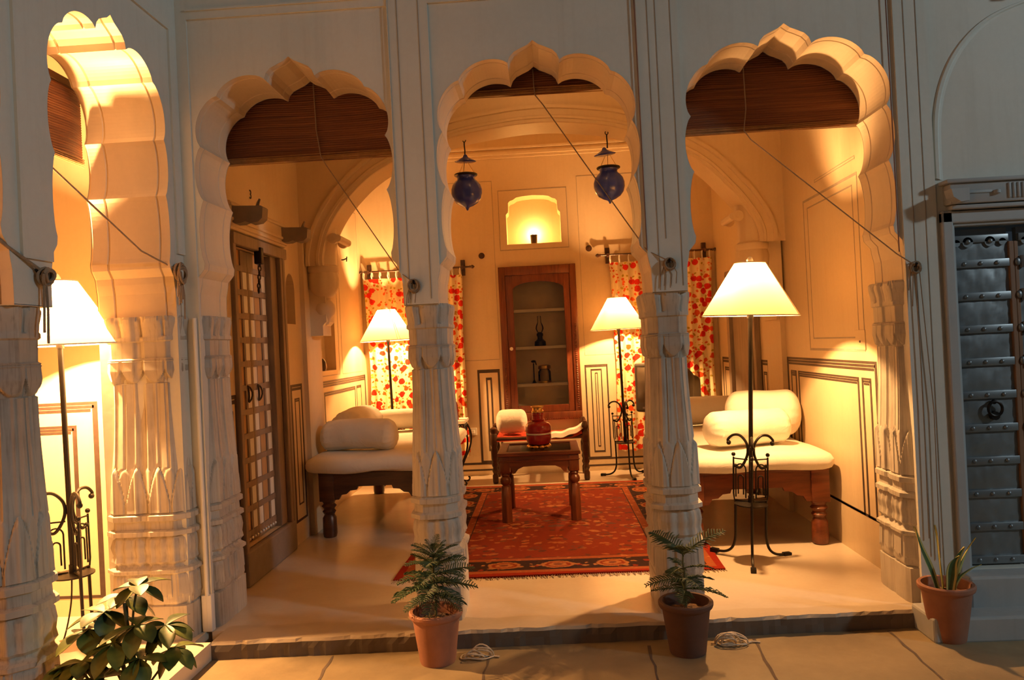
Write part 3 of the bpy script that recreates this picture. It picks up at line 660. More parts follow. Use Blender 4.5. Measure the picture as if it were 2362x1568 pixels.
# ------------------------------------------------------------------ floor lamps
def make_lamp(name, label):
    t = thing(name, label, 'floor lamp', (0,0,0), 0, 'wrought iron floor lamps')
    mb = MB(); mb.tube([(0,0,.34), (0,0,1.0), (0,0,1.50)], .0135, 12); mb.lathe([(.02,1.495),(.02,1.55),(.012,1.56)], 12); mb.build('pole', M['iron'], t)
    mb = MB(); r0, r1, z0, z1 = .288, .092, 1.512, 1.835; n = 56
    rows = [[(r*math.cos(2*PI*k/n), r*math.sin(2*PI*k/n), z) for k in range(n)] for r, z in [(r0+(r1-r0)*i/6, z0+(z1-z0)*i/6) for i in range(7)]]
    mb.grid(rows, closed_u=True); sh = mb.build('shade', M['shade'], t)
    for r, z in ((r0, z0), (r1, z1)): mb = MB(); mb.tube([(r*math.cos(2*PI*k/40), r*math.sin(2*PI*k/40), z) for k in range(41)], .004, 6, caps=False); mb.build('rim', M['cotton'], sh)
    for a in (-PI*.27,):
        for e in (0, .06):
            mb = MB(); mb.tube([((r0+.001)*math.cos(a+e*1.6), (r0+.001)*math.sin(a+e*1.6), z0), ((r1+.001)*math.cos(a+e*.6), (r1+.001)*math.sin(a+e*.6), z1)], .0022, 5); mb.build('seam', M['cotton'], sh)
    mb = MB()
    for a in range(4): mb.tube([(0,0,1.83), (r1*math.cos(a*PI/2), r1*math.sin(a*PI/2), 1.835)], .003, 5)
    mb.tube([(0,.0,1.55), (.055,0,1.60), (.06,0,1.72), (.03,0,1.81), (0,0,1.832)], .003, 6); mb.tube([(0,0,1.55), (-.055,0,1.60), (-.06,0,1.72), (-.03,0,1.81), (0,0,1.832)], .003, 6)
    mb.build('harp', M['iron'], t)
    mb = MB(); mb.lathe([(0,1.832),(.018,1.834),(.020,1.85),(.014,1.868),(.006,1.874),(0,1.876)], 14); mb.build('finial', M['ceramic'], t)
    mb = MB(); mb.lathe([(.10,.345),(.10,.352),(.018,.36),(.018,.40)], 24); mb.build('base_plate', M['iron'], t)
    for q in range(3):
        a = q*2*PI/3; ca, sa = math.cos(a), math.sin(a); P3 = lambda r, z, w=0: (r*ca - w*sa, r*sa + w*ca, z)
        mb = MB()
        mb.tube([P3(r, z) for r, z in ((.022,.36),(.112,.36),(.118,.40),(.118,.63))], .0055, 6); mb.sph(P3(.118,.645), .013, 6); mb.tube([P3(.022,.62), P3(.118,.62)], .0045, 6)
        mb.tube([P3(r, z) for r, z in [(.035,.38)] + arc(.068, .555, .034, 180, 0, 8) + [(.102,.38)]], .0045, 6); mb.tube([P3(r, z) for r, z in [(.05,.40)] + arc(.068, .50, .018, 180, 0, 8) + [(.086,.40)]], .0045, 6)
        mb.build('frame_panel', M['iron'], t)
        mb = MB(); pts = spline([(.105,.575),(.075,.565),(.045,.60),(.022,.66),(.028,.72),(.07,.765),(.12,.765),(.155,.735),(.15,.715)], 6)
        mb.tube([P3(r, z) for r, z in pts], .0085, 7); mb.sph(P3(.15,.715), .015, 7); mb.sph(P3(.105,.575), .012, 6); mb.build('scroll', M['iron'], t)
        mb = MB(); pts = spline([(.105,.36),(.105,.22),(.108,.12),(.130,.055),(.175,.022),(.235,.014)], 6); mb.tube([P3(r, z) for r, z in pts], .0085, 7)
        mb.prism([tuple(P3(.228,0,-.016)[:2]), tuple(P3(.278,0,-.016)[:2]), tuple(P3(.278,0,.016)[:2]), tuple(P3(.228,0,.016)[:2])], 0, .026, 'z'); mb.build('leg', M['iron'], t)
    return t
lampR = make_lamp('floor_lamp', 'lit floor lamp with cream shade standing at the front arch beside right daybed')
lampR.location = (1.195, 4.82, 0); lampR.rotation_euler = (.035, .03, math.radians(18))
WARM = (1., .51, .185)
def bulb(nm, loc, e, r=.03, c=WARM):
    L = bpy.data.lights.new(nm, 'POINT'); L.energy = e; L.color = c; L.shadow_soft_size = r
    o = bpy.data.objects.new(nm, L); col.objects.link(o); o.location = loc; return o
lampL = dup(lampR, (-2.455, 3.80, 0), math.radians(80), 'lit floor lamp with bright shade inside the side wing arch')
lampB = dup(lampR, (.755, 7.93, 0), math.radians(40), 'lit floor lamp before the floral curtain beside the television')
lampC = dup(lampR, (-1.63, 7.93, 0), math.radians(-10), 'lit floor lamp before the floral curtain behind the left daybed')
for l in (lampL, lampB, lampC): l.rotation_euler = (.0, -.015, l.rotation_euler.z)
bulb('bulb_front', (1.20, 4.81, 1.70), 185)
bulb('bulb_wing', (-2.455, 3.80, 1.70), 620)
bulb('bulb_back', (.755, 7.93, 1.70), 165)
bulb('bulb_back_left', (-1.63, 7.93, 1.70), 190)

# ------------------------------------------------------------------ daybeds, bolsters
def turned(mb, x, y, z0, z1, r=.05, n=20):
    h = z1-z0
    mb.lathe([(r*.8,z0),(r*.95,z0+.02*h),(r*1.05,z0+.1*h),(r*1.0,z0+.5*h),(r*.72,z0+.58*h),(r*1.0,z0+.66*h),(r*.75,z0+.72*h),(r*1.1,z0+.80*h),(r*.8,z0+.86*h),(r*1.0,z0+.93*h),(r*1.0,z1)], n, (x, y, 0))
def daybed(label, x0, x1, y0, y1, mattress_over, wm):
    t = thing('daybed', label, 'daybed', ((x0+x1)/2, (y0+y1)/2, 0)); cx_, cy_ = (x0+x1)/2, (y0+y1)/2; w, l = (x1-x0)/2, (y1-y0)/2
    for sx in (-1, 1):
        for sy in (-1, 1):
            mb = MB(); turned(mb, sx*(w-.06), sy*(l-.06), .0142 if abs(cx_+sx*(w-.06)) < 1.04 else 0, .30, .052); mb.bbox(sx*(w-.06)-.058, sx*(w-.06)+.058, sy*(l-.06)-.058, sy*(l-.06)+.058, .28, .50, .006); mb.build('leg', M[wm], t)
    mb = MB()
    def apron(L):   # scalloped lower edge
        half = [(0,.385),(L-.30,.385),(L-.29,.36),(L-.24,.355),(L-.21,.33),(L-.17,.325),(L-.15,.29),(L-.05,.285)]
        return [(-u, z) for u, z in half[::-1]] + half[1:] + [(L-.05,.50), (-(L-.05),.50)]
    for sy in (-1, 1): mb.prism(apron(w), sy*(l-.035)-.018, sy*(l-.035)+.018, 'y')
    for sx in (-1, 1): mb.prism(apron(l), sx*(w-.035)-.018, sx*(w-.035)+.018, 'x')
    mb.bbox(-w, w, -l, l, .488, .508, .006); mb.build('frame', M[wm], t)
    # mattress: soft slab with rounded, slightly sagging edge
    o = mattress_over; n = 44; rows = []
    for k, (ins, z) in enumerate([(.02,.508),(.0,.515),(-.012,.54),(-.012,.57),(.004,.598),(.035,.612),(.10,.618),(.25,.62)]):
        ring = []; W, L = w+o-ins, l+o*.5-ins; rr = min(.06, W*.5)
        for (sx, sy, a0) in ((1,1,0),(-1,1,90),(-1,-1,180),(1,-1,270)):
            for i in range(9):
                a = math.radians(a0+90*i/8); x = sx*(W-rr)+rr*math.cos(a); y = sy*(L-rr)+rr*math.sin(a)
                ring.append((x, y, z + (.006*math.sin(11*x)+.006*math.sin(9*y+1) if 1 < k else .010*math.sin(14*x)*(k < 2))))
        dense = []
        for i in range(len(ring)):
            p, q = ring[i], ring[(i+1) % len(ring)]; dd = math.dist(p[:2], q[:2]); m_ = 12 if dd > .2 else 1
            for j in range(m_):
                f_ = j/m_; x = p[0]+(q[0]-p[0])*f_; y = p[1]+(q[1]-p[1])*f_; dense.append((x, y, z + (.005*math.sin(11*x)+.005*math.sin(9*y+1)) - (.012*abs(math.sin(6*x)) if k == 0 else 0)))
        rows.append(dense)
    mb = MB(); mb.grid(rows, closed_u=True); mb.cap(rows[0], 0, True); mb.cap(rows[-1]); mb.build('mattress', M['cotton'], t)
    return t
daybed('white daybed on dark legs beneath the left arch and old door', -1.79, -.93, 5.77, 7.60, .08, 'darkwood')
daybed('white daybed on brown turned legs against the right wall', .86, 1.79, 5.08, 6.93, .03, 'redwood')

def bolster(label, p, q, r, grp, sag=.02, wr=8, ends=1.):
    """stuffed cylinder from p to q with gathered, rounded ends"""
    p, q = Vector(p), Vector(q); ax = (q-p); L = ax.length; ax.normalize(); s1 = ax.cross(Vector((0,0,1))).normalized(); s2 = s1.cross(ax)
    mid = (p+q)/2; n = 48; rows = []
    prof = [(-L/2 + .62*r*ends*(1-math.cos(a)), r*math.sin(a)**.85) for a in [PI/2*i/12 for i in range(13)]]
    prof += [(-L/2+.62*r*ends + (L-1.24*r*ends)*i/12, r) for i in range(1, 12)]
    prof += [(-x, rr) for x, rr in prof[:13][::-1]]
    ph = random.random()*6
    for x, rr in prof:
        row = []; t = x/(L/2)
        for k in range(n):
            a = 2*PI*k/n; w_ = 1 + .014*math.sin(wr*a+3*x/r+ph)*abs(t)**2 + .014*math.sin(4*x/r+2*a+ph) + .05*math.sin(15*a+ph+2*x/r)*max(0,(abs(t)-.55)/.45)*(rr/r)
            flat = 1.0 if math.sin(a) > -.5 else .93
            P = s1*(rr*w_*math.cos(a)*1.05) + s2*(rr*w_*math.sin(a)*flat) + ax*x; P.z -= sag*t*t
            row.append(tuple(P))
        rows.append(row)
    mb = MB(); mb.grid(rows, closed_u=True); o = mb.build('bolster', M['cotton'], None, tuple(mid)); return tag(o, label, 'bolster', grp)
GB = 'white bolsters on the daybeds'
bolster('long white bolster lying along the front of the left daybed', (-1.84,6.12,.752), (-1.22,6.02,.752), .125, GB)
bolster('plump white bolster end beside the wall behind the front bolster on left daybed', (-1.70,6.30,.778), (-1.68,7.05,.778), .15, GB)
bolster('white bolster across the far end of the left daybed', (-1.84,7.42,.735), (-1.05,7.42,.735), .10, GB)
bolster('wrinkled white bolster lying on the front of right daybed', (1.05,5.30,.752), (1.64,5.44,.752), .125, GB, .0)
bolster('large round white bolster leaning against the wall on right daybed', (1.32,5.90,.80), (1.84,5.74,.80), .172, GB, .0)
bolster('smooth white bolster across the far end of the right daybed', (.98,6.74,.752), (1.74,6.74,.752), .125, GB)

# ------------------------------------------------------------------ rug
mb = MB(); rows = []
for j in range(61):
    y = -1.49+2.98*j/60; rows.append([(-1.0+2.0*i/40 + .006*math.sin(5*y), y+.008*math.sin(4*(-1+2*i/40)), .012+.0015*math.sin(9*y+5*i/40)) for i in range(41)])
mb.grid(rows); e0 = [(p[0], p[1], .001) for p in rows[0]]; e1 = [(p[0], p[1], .001) for p in rows[-1]]; mb.grid([rows[0], e0]); mb.grid([rows[-1], e1]); mb.grid([[r[0] for r in rows], [(r[0][0], r[0][1], .001) for r in rows]]); mb.grid([[r[-1] for r in rows], [(r[-1][0], r[-1][1], .001) for r in rows]])
rug = thing('rug', 'red patterned oriental rug with dark flowered border on the floor', 'rug', (0, 6.13, 0))
mb.build('pile', M['rug'], rug)
for sg in (-1, 1):
    mb = MB()
    for k in range(150):
        x = -.99+1.98*k/149; a = random.uniform(-.5, .5); L = random.uniform(.03, .055)
        mb.tube([(x, sg*1.488, .006), (x+a*L*.5, sg*(1.488+L*.5), .004), (x+a*L, sg*(1.488+L), .002)], .0022, 4)
    mb.build('fringe', M['rope'], rug)

# ------------------------------------------------------------------ coffee table
t = thing('coffee_table', 'low reddish wooden table with glass top on the rug', 'table', (-.108, 6.30, 0)); hw = .325; TZ = .0145
mb = MB()
for a, b, c_, d_ in ((-hw,hw,-hw,-hw+.07),(-hw,hw,hw-.07,hw),(-hw,-hw+.07,-hw+.07,hw-.07),(hw-.07,hw,-hw+.07,hw-.07)): mb.bbox(a, b, c_, d_, .532, .560, .006)
mb.build('top_frame', M['redwood'], t)
mb = MB(); mb.box(-hw+.06, hw-.06, -hw+.06, hw-.06, .545, .552); mb.build('glass_pane', M['smoke'], t)
mb = MB(); mb.box(-hw+.06, hw-.06, -hw+.06, hw-.06, .50, .515); mb.build('panel', M['redwood'], t)
mb = MB(); P = [(-hw+.02,.455)] + [(-hw+.09,.455),(-hw+.11,.425),(-hw+.115,.395),(-hw+.135,.40),(-hw+.16,.43),(-hw+.20,.448),(0,.452)]; P = P + [(-x, z) for x, z in P[:-1][::-1]] + [(hw-.02,.535), (-hw+.02,.535)]
for sg in (-1, 1):
    mb.prism(P, sg*(hw-.035)-.014, sg*(hw-.035)+.014, 'y'); mb.prism(P, sg*(hw-.035)-.014, sg*(hw-.035)+.014, 'x')
    mb.bbox(-hw+.01, hw-.01, sg*(hw-.03)-.022, sg*(hw-.03)+.022, .488, .50, .004); mb.bbox(sg*(hw-.03)-.022, sg*(hw-.03)+.022, -hw+.01, hw-.01, .488, .50, .004)
mb.build('apron', M['redwood'], t)
for sx in (-1, 1):
    for sy in (-1, 1):
        mb = MB(); x, y = sx*(hw-.055), sy*(hw-.055); q = 8
        mb.bbox(x-.04, x+.04, y-.04, y+.04, .40, .53, .006)
        mb.lathe([(.030,.40),(.036,.385),(.028,.372),(.040,.355),(.043,.335),(.036,.315),(.026,.305),(.034,.295)], 18, (x, y, 0))
        mb.lathe([(.040,TZ),(.040,.20),(.036,.29),(.030,.298)], 8, (x, y, 0), smooth=False); mb.build('leg', M['redwoodz'], t)

# red glazed water-pipe jar on the table
t = thing('jar', 'red lacquered jar with brass collar and clear base on the low table', 'jar', (-.105, 6.20, .560))
mb = MB(); mb.lathe([(.05,.032),(.088,.040),(.098,.065),(.100,.10),(.097,.118),(.100,.124),(.104,.150),(.103,.175),(.092,.20),(.068,.215),(.052,.222),(.056,.232),(.046,.238),(.043,.262),(.048,.268),(.046,.285),(.046,.292)], 36); mb.build('body', M['redglaze'], t)
mb = MB(); mb.lathe([(.048,.290),(.05,.30),(.042,.31),(.042,.325),(.053,.334),(.054,.342),(.046,.346),(.0,.342)], 28); mb.build('collar', M['brass'], t)
mb = MB(); mb.lathe([(.1005,.115),(.102,.118),(.102,.126),(.100,.129)], 36); mb.build('band', M['cotton'], t)
mb = MB()
for k in range(10):
    a = 2*PI*k/10; mb.sph((.074*math.cos(a), .074*math.sin(a), .0185), (.026,.026,.018), 8)
mb.lathe([(.055,.003),(.06,.036)], 24); mb.build('base', M['brass'], t)

# ------------------------------------------------------------------ low charpoy seat at the back
t = thing('charpoy_seat', 'low string seat with red cloth on black turned posts by back wall', 'bench', (-.125, 8.02, 0)); w, l = .465, .20
for sx in (-1, 1):
    for sy in (-1, 1):
        mb = MB(); x, y = sx*w, sy*l; h = .57 if sx < 0 else .60
        mb.lathe([(.024,0),(.030,.02),(.030,.08),(.020,.10),(.032,.13),(.022,.16),(.033,.19),(.024,.22),(.035,.25),(.036,.34),(.028,.37),(.037,.40),(.037,.49),(.028,.51),(.038,.535),(.036,.56),(.020,h),(0,h+.008)], 18, (x, y, 0)); mb.build('leg', M['darkwood'], t)
mb = MB()
for sy in (-1, 1): mb.tube([(-w, sy*l, .445), (w, sy*l, .445)], .022, 12)
for sx in (-1, 1): mb.tube([(sx*w, -l, .445), (sx*w, l, .445)], .022, 12)
mb.build('frame', M['darkwood'], t)
mb = MB(); rows = []
for j in range(13):
    y = -l-.028+(2*l+.056)*j/12; rows.append([(-w+.03+(2*w-.06)*i/24, y, .475 - .02*math.sin(PI*i/24)*math.sin(PI*j/12) - (.05 if j in (0, 12) else 0) + .05*max(0, (i-19)/5)**1.5) for i in range(25)])
mb.grid(rows); mb.build('cloth', M['redcloth'], t)
mb = MB(); rows = []
for j in range(9):
    y = -l-.032+.20*j/8; rows.append([(.12+.33*i/14, y, .482 - (.042 if j == 0 else 0) + .085*(i/14)**2.2 + .006*math.sin(i)) for i in range(15)])
mb.grid(rows); mb.build('white_throw', M['cotton'], t)['label'] = 'white cloth over the end of the seat'
bolster('round white cushion roll on the low black post seat', (-.57,7.99,.605), (-.245,7.99,.605), .128, None, .0, 6, .9)

# ------------------------------------------------------------------ cupboard in the back wall
t = thing('wall_cupboard', 'tall dark red wooden cupboard with glazed door set in back wall', 'cupboard', (-.075, YB, 0)); X0 = -.075
def B(mb, x0, x1, y0, y1, z0, z1, b=.005): mb.bbox(x0-X0, x1-X0, y0, y1, z0, z1, b)
mb = MB(); B(mb,-.495,-.425,-.035,.03,.60,2.25); B(mb,.275,.345,-.035,.03,.60,2.25); B(mb,-.425,.275,-.035,.03,2.155,2.25); B(mb,-.495,.345,-.045,.03,.575,.66)
for sx in (-.46, .31):
    for k in range(46): mb.sph((sx-X0, -.036, .70+.02*k if sx > 0 else .70+.02*k), (.012,.006,.006), 4) if (sx > 0 or k < 26) else None
for k in range(40): mb.sph((-.47+.02*k-X0, -.046, .585), (.006,.006,.010), 4)
mb.build('frame', M['redwoodz'], t)
mb = MB(); B(mb,-.425,-.345,-.022,.012,.66,2.155); B(mb,.205,.275,-.022,.012,.66,2.155); B(mb,-.345,.205,-.022,.012,.66,.735)
top = [(-.345-X0,2.155),(.205-X0,2.155),(.205-X0,1.995)] + [(-.07-X0+.275*math.cos(a), 1.995+.085*math.sin(a)) for a in [PI*i/16 for i in range(17)]] + [(-.345-X0,1.995)]
mb.prism(top, -.022, .012, 'y'); dr = mb.build('door', M['redwoodz'], t)
mb = MB(); mb.box(-.345-X0, .205-X0, -.004, 0, .735, 2.08); mb.build('glass_pane', M['smoke'], dr)
mb = MB(); mb.lathe([(0,0),(.018,.002),(.020,.012),(.012,.02),(0,.022)], 16); kn = mb.build('knob', M['ceramic'], dr); kn.rotation_euler = (PI/2, 0, 0); kn.location = (-.388-X0, -.022, 1.36)
mb = MB(); B(mb, CX0+.002, CX1-.002, .02, .265, .69, .70); mb.box(CX0+.002-X0, CX1-.002-X0, .262, .268, .685, 2.165); mb.box(CX0+.001-X0, CX0+.006-X0, .015, .268, .685, 2.165); mb.box(CX1-.006-X0, CX1-.001-X0, .015, .268, .685, 2.165); mb.build('lining', M['lining'], t)
for z in (1.775, 1.37, .965):
    mb = MB(); mb.bbox(CX0+.008-X0, CX1-.008-X0, .014, .26, z-.026, z+.006, .003); mb.build('shelf', M['shelfwhite'], t)
t = thing('oil_lamp', 'dark oil lamp with glass chimney on the cupboard middle shelf', 'oil lamp', (-.075, YB+.13, 1.377))
mb = MB(); mb.lathe([(.06,0),(.065,.01),(.06,.05),(.03,.075),(.028,.10),(.036,.115),(.036,.135),(.022,.15),(.0,.152)], 24); mb.build('base', M['iron'], t)
mb = MB(); mb.lathe([(.028,.15),(.045,.19),(.040,.22),(.022,.26),(.020,.33)], 24); mb.build('chimney', M['glass'], t)
t = thing('glass_jar', 'clear glass jar with gold lid on the cupboard lowest shelf', 'jar', (-.045, YB+.13, .972))
mb = MB(); mb.lathe([(.065,.005),(.070,.02),(.070,.12),(.055,.14),(.055,.15)], 28); mb.build('body', M['glass'], t)
mb = MB(); mb.lathe([(.062,.148),(.07,.155),(.07,.185),(.05,.195),(0,.198)], 28); mb.build('lid', M['brass'], t)
mb = MB(); mb.lathe([(.072,0),(.075,.008),(.072,.018),(0,.018)], 28); mb.build('base', M['brass'], t)
mb = MB(); mb.sph((0,0,0), (.028,.02,.014), 8); mb.tube([(.02,0,-.005), (.03,0,-.04)], .006, 6); mb.lathe([(.03,-.235),(.02,-.23),(.006,-.2),(.006,-.02)], 10)
tag(mb.build('figurine', M['iron'], None, (-.16, YB+.10, 1.210)), 'small dark figurine beside the glass jar in the cupboard', 'figurine')

# niche lamp
t = thing('niche_lamp', 'small dark cup lamp glowing in the back wall niche', 'lamp', (-.088, YB+.10, 2.495))
mb = MB(); mb.lathe([(.030,0),(.034,.01),(.040,.105),(.036,.105),(.031,.015),(0,.012)], 22); mb.build('cup', M['darkwood'], t)
mb = MB(); mb.sph((0,0,.085), (.022,.022,.03), 8)
s = N('bulb_glow'); s.p.inputs['Emission Color'].default_value = (1,.6,.22,1); s.p.inputs['Emission Strength'].default_value = 18; M['glow'] = s.fin((.9,.7,.4), .4); mb.build('bulb', M['glow'], t)
bulb('bulb_niche', (-.088, YB+.165, 2.62), 10, .02, (1,.55,.16))

# ------------------------------------------------------------------ curtains and rods
def curtain(label, x0, x1, z0, z1, folds, grp='floral curtains on the back wall'):
    c = (x0+x1)/2; w = x1-x0; t = thing('curtain', label, 'curtain', (c, YB-.075, 0), 0, grp); nx = max(40, folds*14); rows = []
    for j in range(31):
        z = z0+(z1-z0)*j/30; f_ = 1-.10*math.sin(PI*j/30); a = .022*(1-.35*j/30)
        rows.append([(-w/2*f_+w*f_*i/nx+.004*math.sin(7*z+i*.3), a*math.sin(2*PI*folds*i/nx+.3*math.sin(2*z)), z+.006*math.sin(2*PI*folds*i/nx)*(j == 0)) for i in range(nx+1)])
    mb = MB(); mb.grid(rows); mb.build('panel', M['floral'], t, fix=False)
    n = max(2, int(w/.085))
    for k in range(n+1):
        x = -w/2+.015+(w-.03)*k/n; mb = MB(); mb.tube([(x,0,z1-.01), (x-.006,-.022,z1+.03), (x,-.012,z1+.085), (x+.0,.016,z1+.075), (x+.004,.016,z1)], .0075, 5); mb.build('tie', M['cotton'], t)
curtain('floral red curtain behind the back left floor lamp', -1.97, -1.22, .25, 2.19, 6)
curtain('narrow floral red curtain between carved column and back dado frame', -1.16, -.885, .23, 2.19, 3)
curtain('floral red curtain directly behind the lamp by the television', .705, 1.13, .215, 2.235, 4)
curtain('floral red curtain behind the television near the right corner', 1.36, 1.79, .215, 2.235, 4)
def rod(label, x0, x1, z):
    t = thing('curtain_rod', label, 'curtain rod', ((x0+x1)/2, YB-.085, z)); w = (x1-x0)/2
    mb = MB(); mb.tube([(-w,0,0), (w,0,0)], .011, 10); mb.build('rod', M['darkwood'], t)
    for sg in (-1, 1):
        mb = MB(); mb.lathe([(.011,0),(.016,.008),(.012,.016),(.021,.03),(.017,.045),(0,.06)], 12); o = mb.build('finial', M['darkwood'], t); o.rotation_euler = (0, sg*PI/2, 0); o.location = (sg*w, 0, 0)
        mb = MB(); mb.bbox(sg*(w-.075)-.024, sg*(w-.075)+.024, .055, .085, -.085, .085, .004); mb.bbox(sg*(w-.075)-.014, sg*(w-.075)+.014, -.018, .06, -.022, .018, .004); mb.build('bracket', M['darkwood'], t)
rod('dark curtain rod on the left of the glazed cupboard', -2.0+.02, -.80, 2.268); rod('dark curtain rod on the right of the glazed cupboard', .62, 1.80, 2.315)

# ------------------------------------------------------------------ television on stand
t = thing('television', 'black tube television facing the seat in front of the curtain', 'television', (1.21, 7.80, .657), math.radians(-46))
mb = MB(); mb.bbox(-.30,.30,-.19,-.10,.0,.50,.025); fr_ = mb.build('bezel', M['tv'], t)
mb = MB(); rows = []
for j in range(11):
    rows.append([(-.245+.49*i/14, -.194-.022*math.cos((i/14-.5)*2.2)*math.cos((j/10-.5)*2.0), .10+.355*j/10) for i in range(15)])
mb.grid(rows); mb.build('screen', M['screen'], t)
mb = MB(); rows = []
for y, w_, z0, z1 in ((-.11,.285,.01,.49),(.0,.275,.02,.47),(.08,.25,.04,.43),(.13,.19,.06,.38),(.30,.16,.08,.35),(.34,.12,.10,.31)):
    pr = []
    for k in range(28):
        a = 2*PI*k/28; ca, sa = math.cos(a), math.sin(a); pr.append((w_*math.copysign(abs(ca)**.5, ca), y, (z0+z1)/2+(z1-z0)/2*math.copysign(abs(sa)**.5, sa)))
    rows.append(pr)
mb.grid(rows, closed_u=True); mb.cap(rows[-1]); mb.build('housing', M['tv'], t)
mb = MB()
for k in range(5): mb.tube([(-.06+.03*k,-.185,.045), (-.06+.03*k,-.197,.045)], .007, 8)
mb.bbox(-.20,-.12,-.196,-.186,.035,.055,.003); mb.build('button', M['zincband'], t)
t = thing('television_stand', 'reddish wooden stand under the television', 'stand', (1.31, 7.90, 0))
mb = MB(); mb.bbox(-.29,.29,-.22,.22,.625,.655,.006); mb.build('top', M['redwood'], t)
for sx in (-1, 1):
    for sy in (-1, 1): mb = MB(); mb.bbox(sx*.25-.025, sx*.25+.025, sy*.18-.025, sy*.18+.025, 0, .63, .005); mb.build('leg', M['redwoodz'], t)
mb = MB(); mb.bbox(-.26,.26,-.19,.19,.40,.60,.006); mb.build('drawer', M['redwood'], t)
mb = MB(); mb.bbox(-.26,.26,-.19,.19,.14,.165,.006); mb.build('shelf', M['redwood'], t)

# ------------------------------------------------------------------ iron side table with dark red flask
t = thing('side_table', 'small marble topped side table with scrolled iron legs', 'side table', (-1.06, 7.86, 0))
mb = MB(); mb.bbox(-.20,.20,-.18,.18,.635,.668,.008); mb.build('top', M['shelfwhite'], t)
mb = MB(); mb.tube([(-.18,-.16,.625),(.18,-.16,.625),(.18,.16,.625),(-.18,.16,.625),(-.18,-.16,.625)], .008, 6)
for k in range(7):
    x = -.15+.05*k; mb.tube([(x+.022*math.cos(a)*(1-a/14), -.162, .585+.030*math.sin(a)) for a in [i*.6 for i in range(16)]], .0045, 5)
    y = -.13+.045*k; mb.tube([(.182, y+.02*math.cos(a)*(1-a/14), .585+.030*math.sin(a)) for a in [i*.6 for i in range(16)]], .0045, 5)
mb.tube([(-.18,-.162,.545),(.182,-.162,.545),(.182,.16,.545)], .006, 6); mb.build('frame', M['iron'], t)
for sx in (-1, 1):
    for sy in (-1, 1):
        mb = MB(); p = spline([(.175,.62),(.215,.50),(.20,.36),(.13,.20),(.10,.10),(.12,.03),(.165,.012),(.185,.035),(.175,.055)], 6)
        mb.tube([(sx*r, sy*r*.82, z) for r, z in p], .0095, 7); q = spline([(.11,.16),(.09,.19),(.06,.20),(.05,.17)], 5); mb.tube([(sx*r, sy*r*.82, z) for r, z in q], .007, 6); mb.build('leg', M['iron'], t)
t = thing('flask', 'dark red tall flask on the marble side table', 'flask', (-.99, 7.81, .668))
mb = MB(); mb.lathe([(.05,0),(.055,.01),(.052,.10),(.045,.17),(.024,.21),(.020,.26),(.026,.265),(.026,.28)], 24); mb.build('body', M['redglaze'], t)
mb = MB(); mb.lathe([(.018,.28),(.022,.295),(.014,.315),(0,.32)], 16); mb.build('stopper', M['brass'], t)

# ------------------------------------------------------------------ hanging blue glass lanterns
def lantern(label, x, y, z):
    t = thing('hanging_lantern', label, 'lantern', (x, y, z), 0, 'blue glass hanging lanterns')
    def fl(u, zz): return .022*abs(math.cos(11*PI*u)) if zz < .10 else 0
    mb = MB(); mb.lathe([(0,-.150),(.008,-.145),(.012,-.132),(.020,-.122),(.05,-.110),(.085,-.088),(.110,-.055),(.121,-.015),(.121,.02),(.110,.055),(.088,.085),(.072,.098),(.069,.112),(.076,.128),(.090,.138),(.082,.140),(.066,.125),(.060,.110),(.055,.098)], 44, fl=fl); mb.build('globe', M['darkglass'], t)
    mb = MB(); mb.lathe([(.086,.128),(.094,.134),(.094,.142),(.086,.146)], 32); mb.build('collar', M['iron'], t)
    mb = MB()
    for k in range(3):
        a = 2*PI*k/3+.4; mb.tube([(.085*math.cos(a), .085*math.sin(a), .14), (.012*math.cos(a), .012*math.sin(a), .255)], .0022, 5)
    mb.build('chain', M['brass'], t)
    mb = MB(); mb.lathe([(.082,.238),(.088,.242),(.05,.262),(.022,.276),(.014,.292),(.006,.298)], 32); sm = mb.build('smoke_bell', M['darkglass'], t); sm.rotation_euler = (.10, -.10*(1 if x > 0 else -.2), 0)
    mb = MB(); mb.tube([(0,0,.295), (.002,0,.33), (-.001,0,.38), (0,0,.405)], .006, 6); mb.tube([(.012*math.cos(a), 0, .418+.014*math.sin(a)) for a in [2*PI*i/12 for i in range(13)]], .004, 5, caps=False); mb.tube([(0,0,.43), (.0,0,.47)], .006, 6); mb.build('hook', M['iron'], t)
lantern('blue glass lantern hanging from inner arch above the charpoy cushion side', -.585, 6.14, 2.645); lantern('blue glass lantern hanging in front of the slanting cord', .555, 6.14, 2.635)

# ------------------------------------------------------------------ cane blinds with cords
def blind(label, c, zb, zt=3.08, w=.57, fr=0, loc=None, rz=0):
    t = thing('cane_blind', label, 'blind', loc or (c, BACK+.045, 0), rz, 'rolled cane blinds inside the arches'); p = .0125; n = int((zt-zb)/p); prof = []
    for k in range(n): prof += [(0., zb+k*p), (-.0028, zb+k*p+p*.3), (-.0028, zb+k*p+p*.62)]
    rows = [[(-w, y, z) for y, z in prof]] + [[(-w+2*w*i/24, y+.004*math.sin(i*.8), z+.005*math.sin(i*.35)) for y, z in prof] for i in range(1, 24)] + [[(w, y, z) for y, z in prof]]
    mb = MB(); mb.grid(rows, smooth=False); mb.build('slats', M['cane'], t, fix=False)
    mb = MB()
    for k in range(9): mb.tube([(-w, -.006-.007*random.random(), zb-.006+.0045*k), (0, -.006-.007*random.random(), zb-.006+.0045*k+random.uniform(-.004,.004)), (w, -.006-.007*random.random(), zb-.006+.0045*k+random.uniform(-.004,.004))], .0026, 5)
    mb.build('rolled_edge', M['reedrib'], t); mb = MB(); mb.bbox(-w, w, -.012, .02, zt-.01, zt+.03, .004); mb.build('head_rail', M['darkwood'], t)
    return t
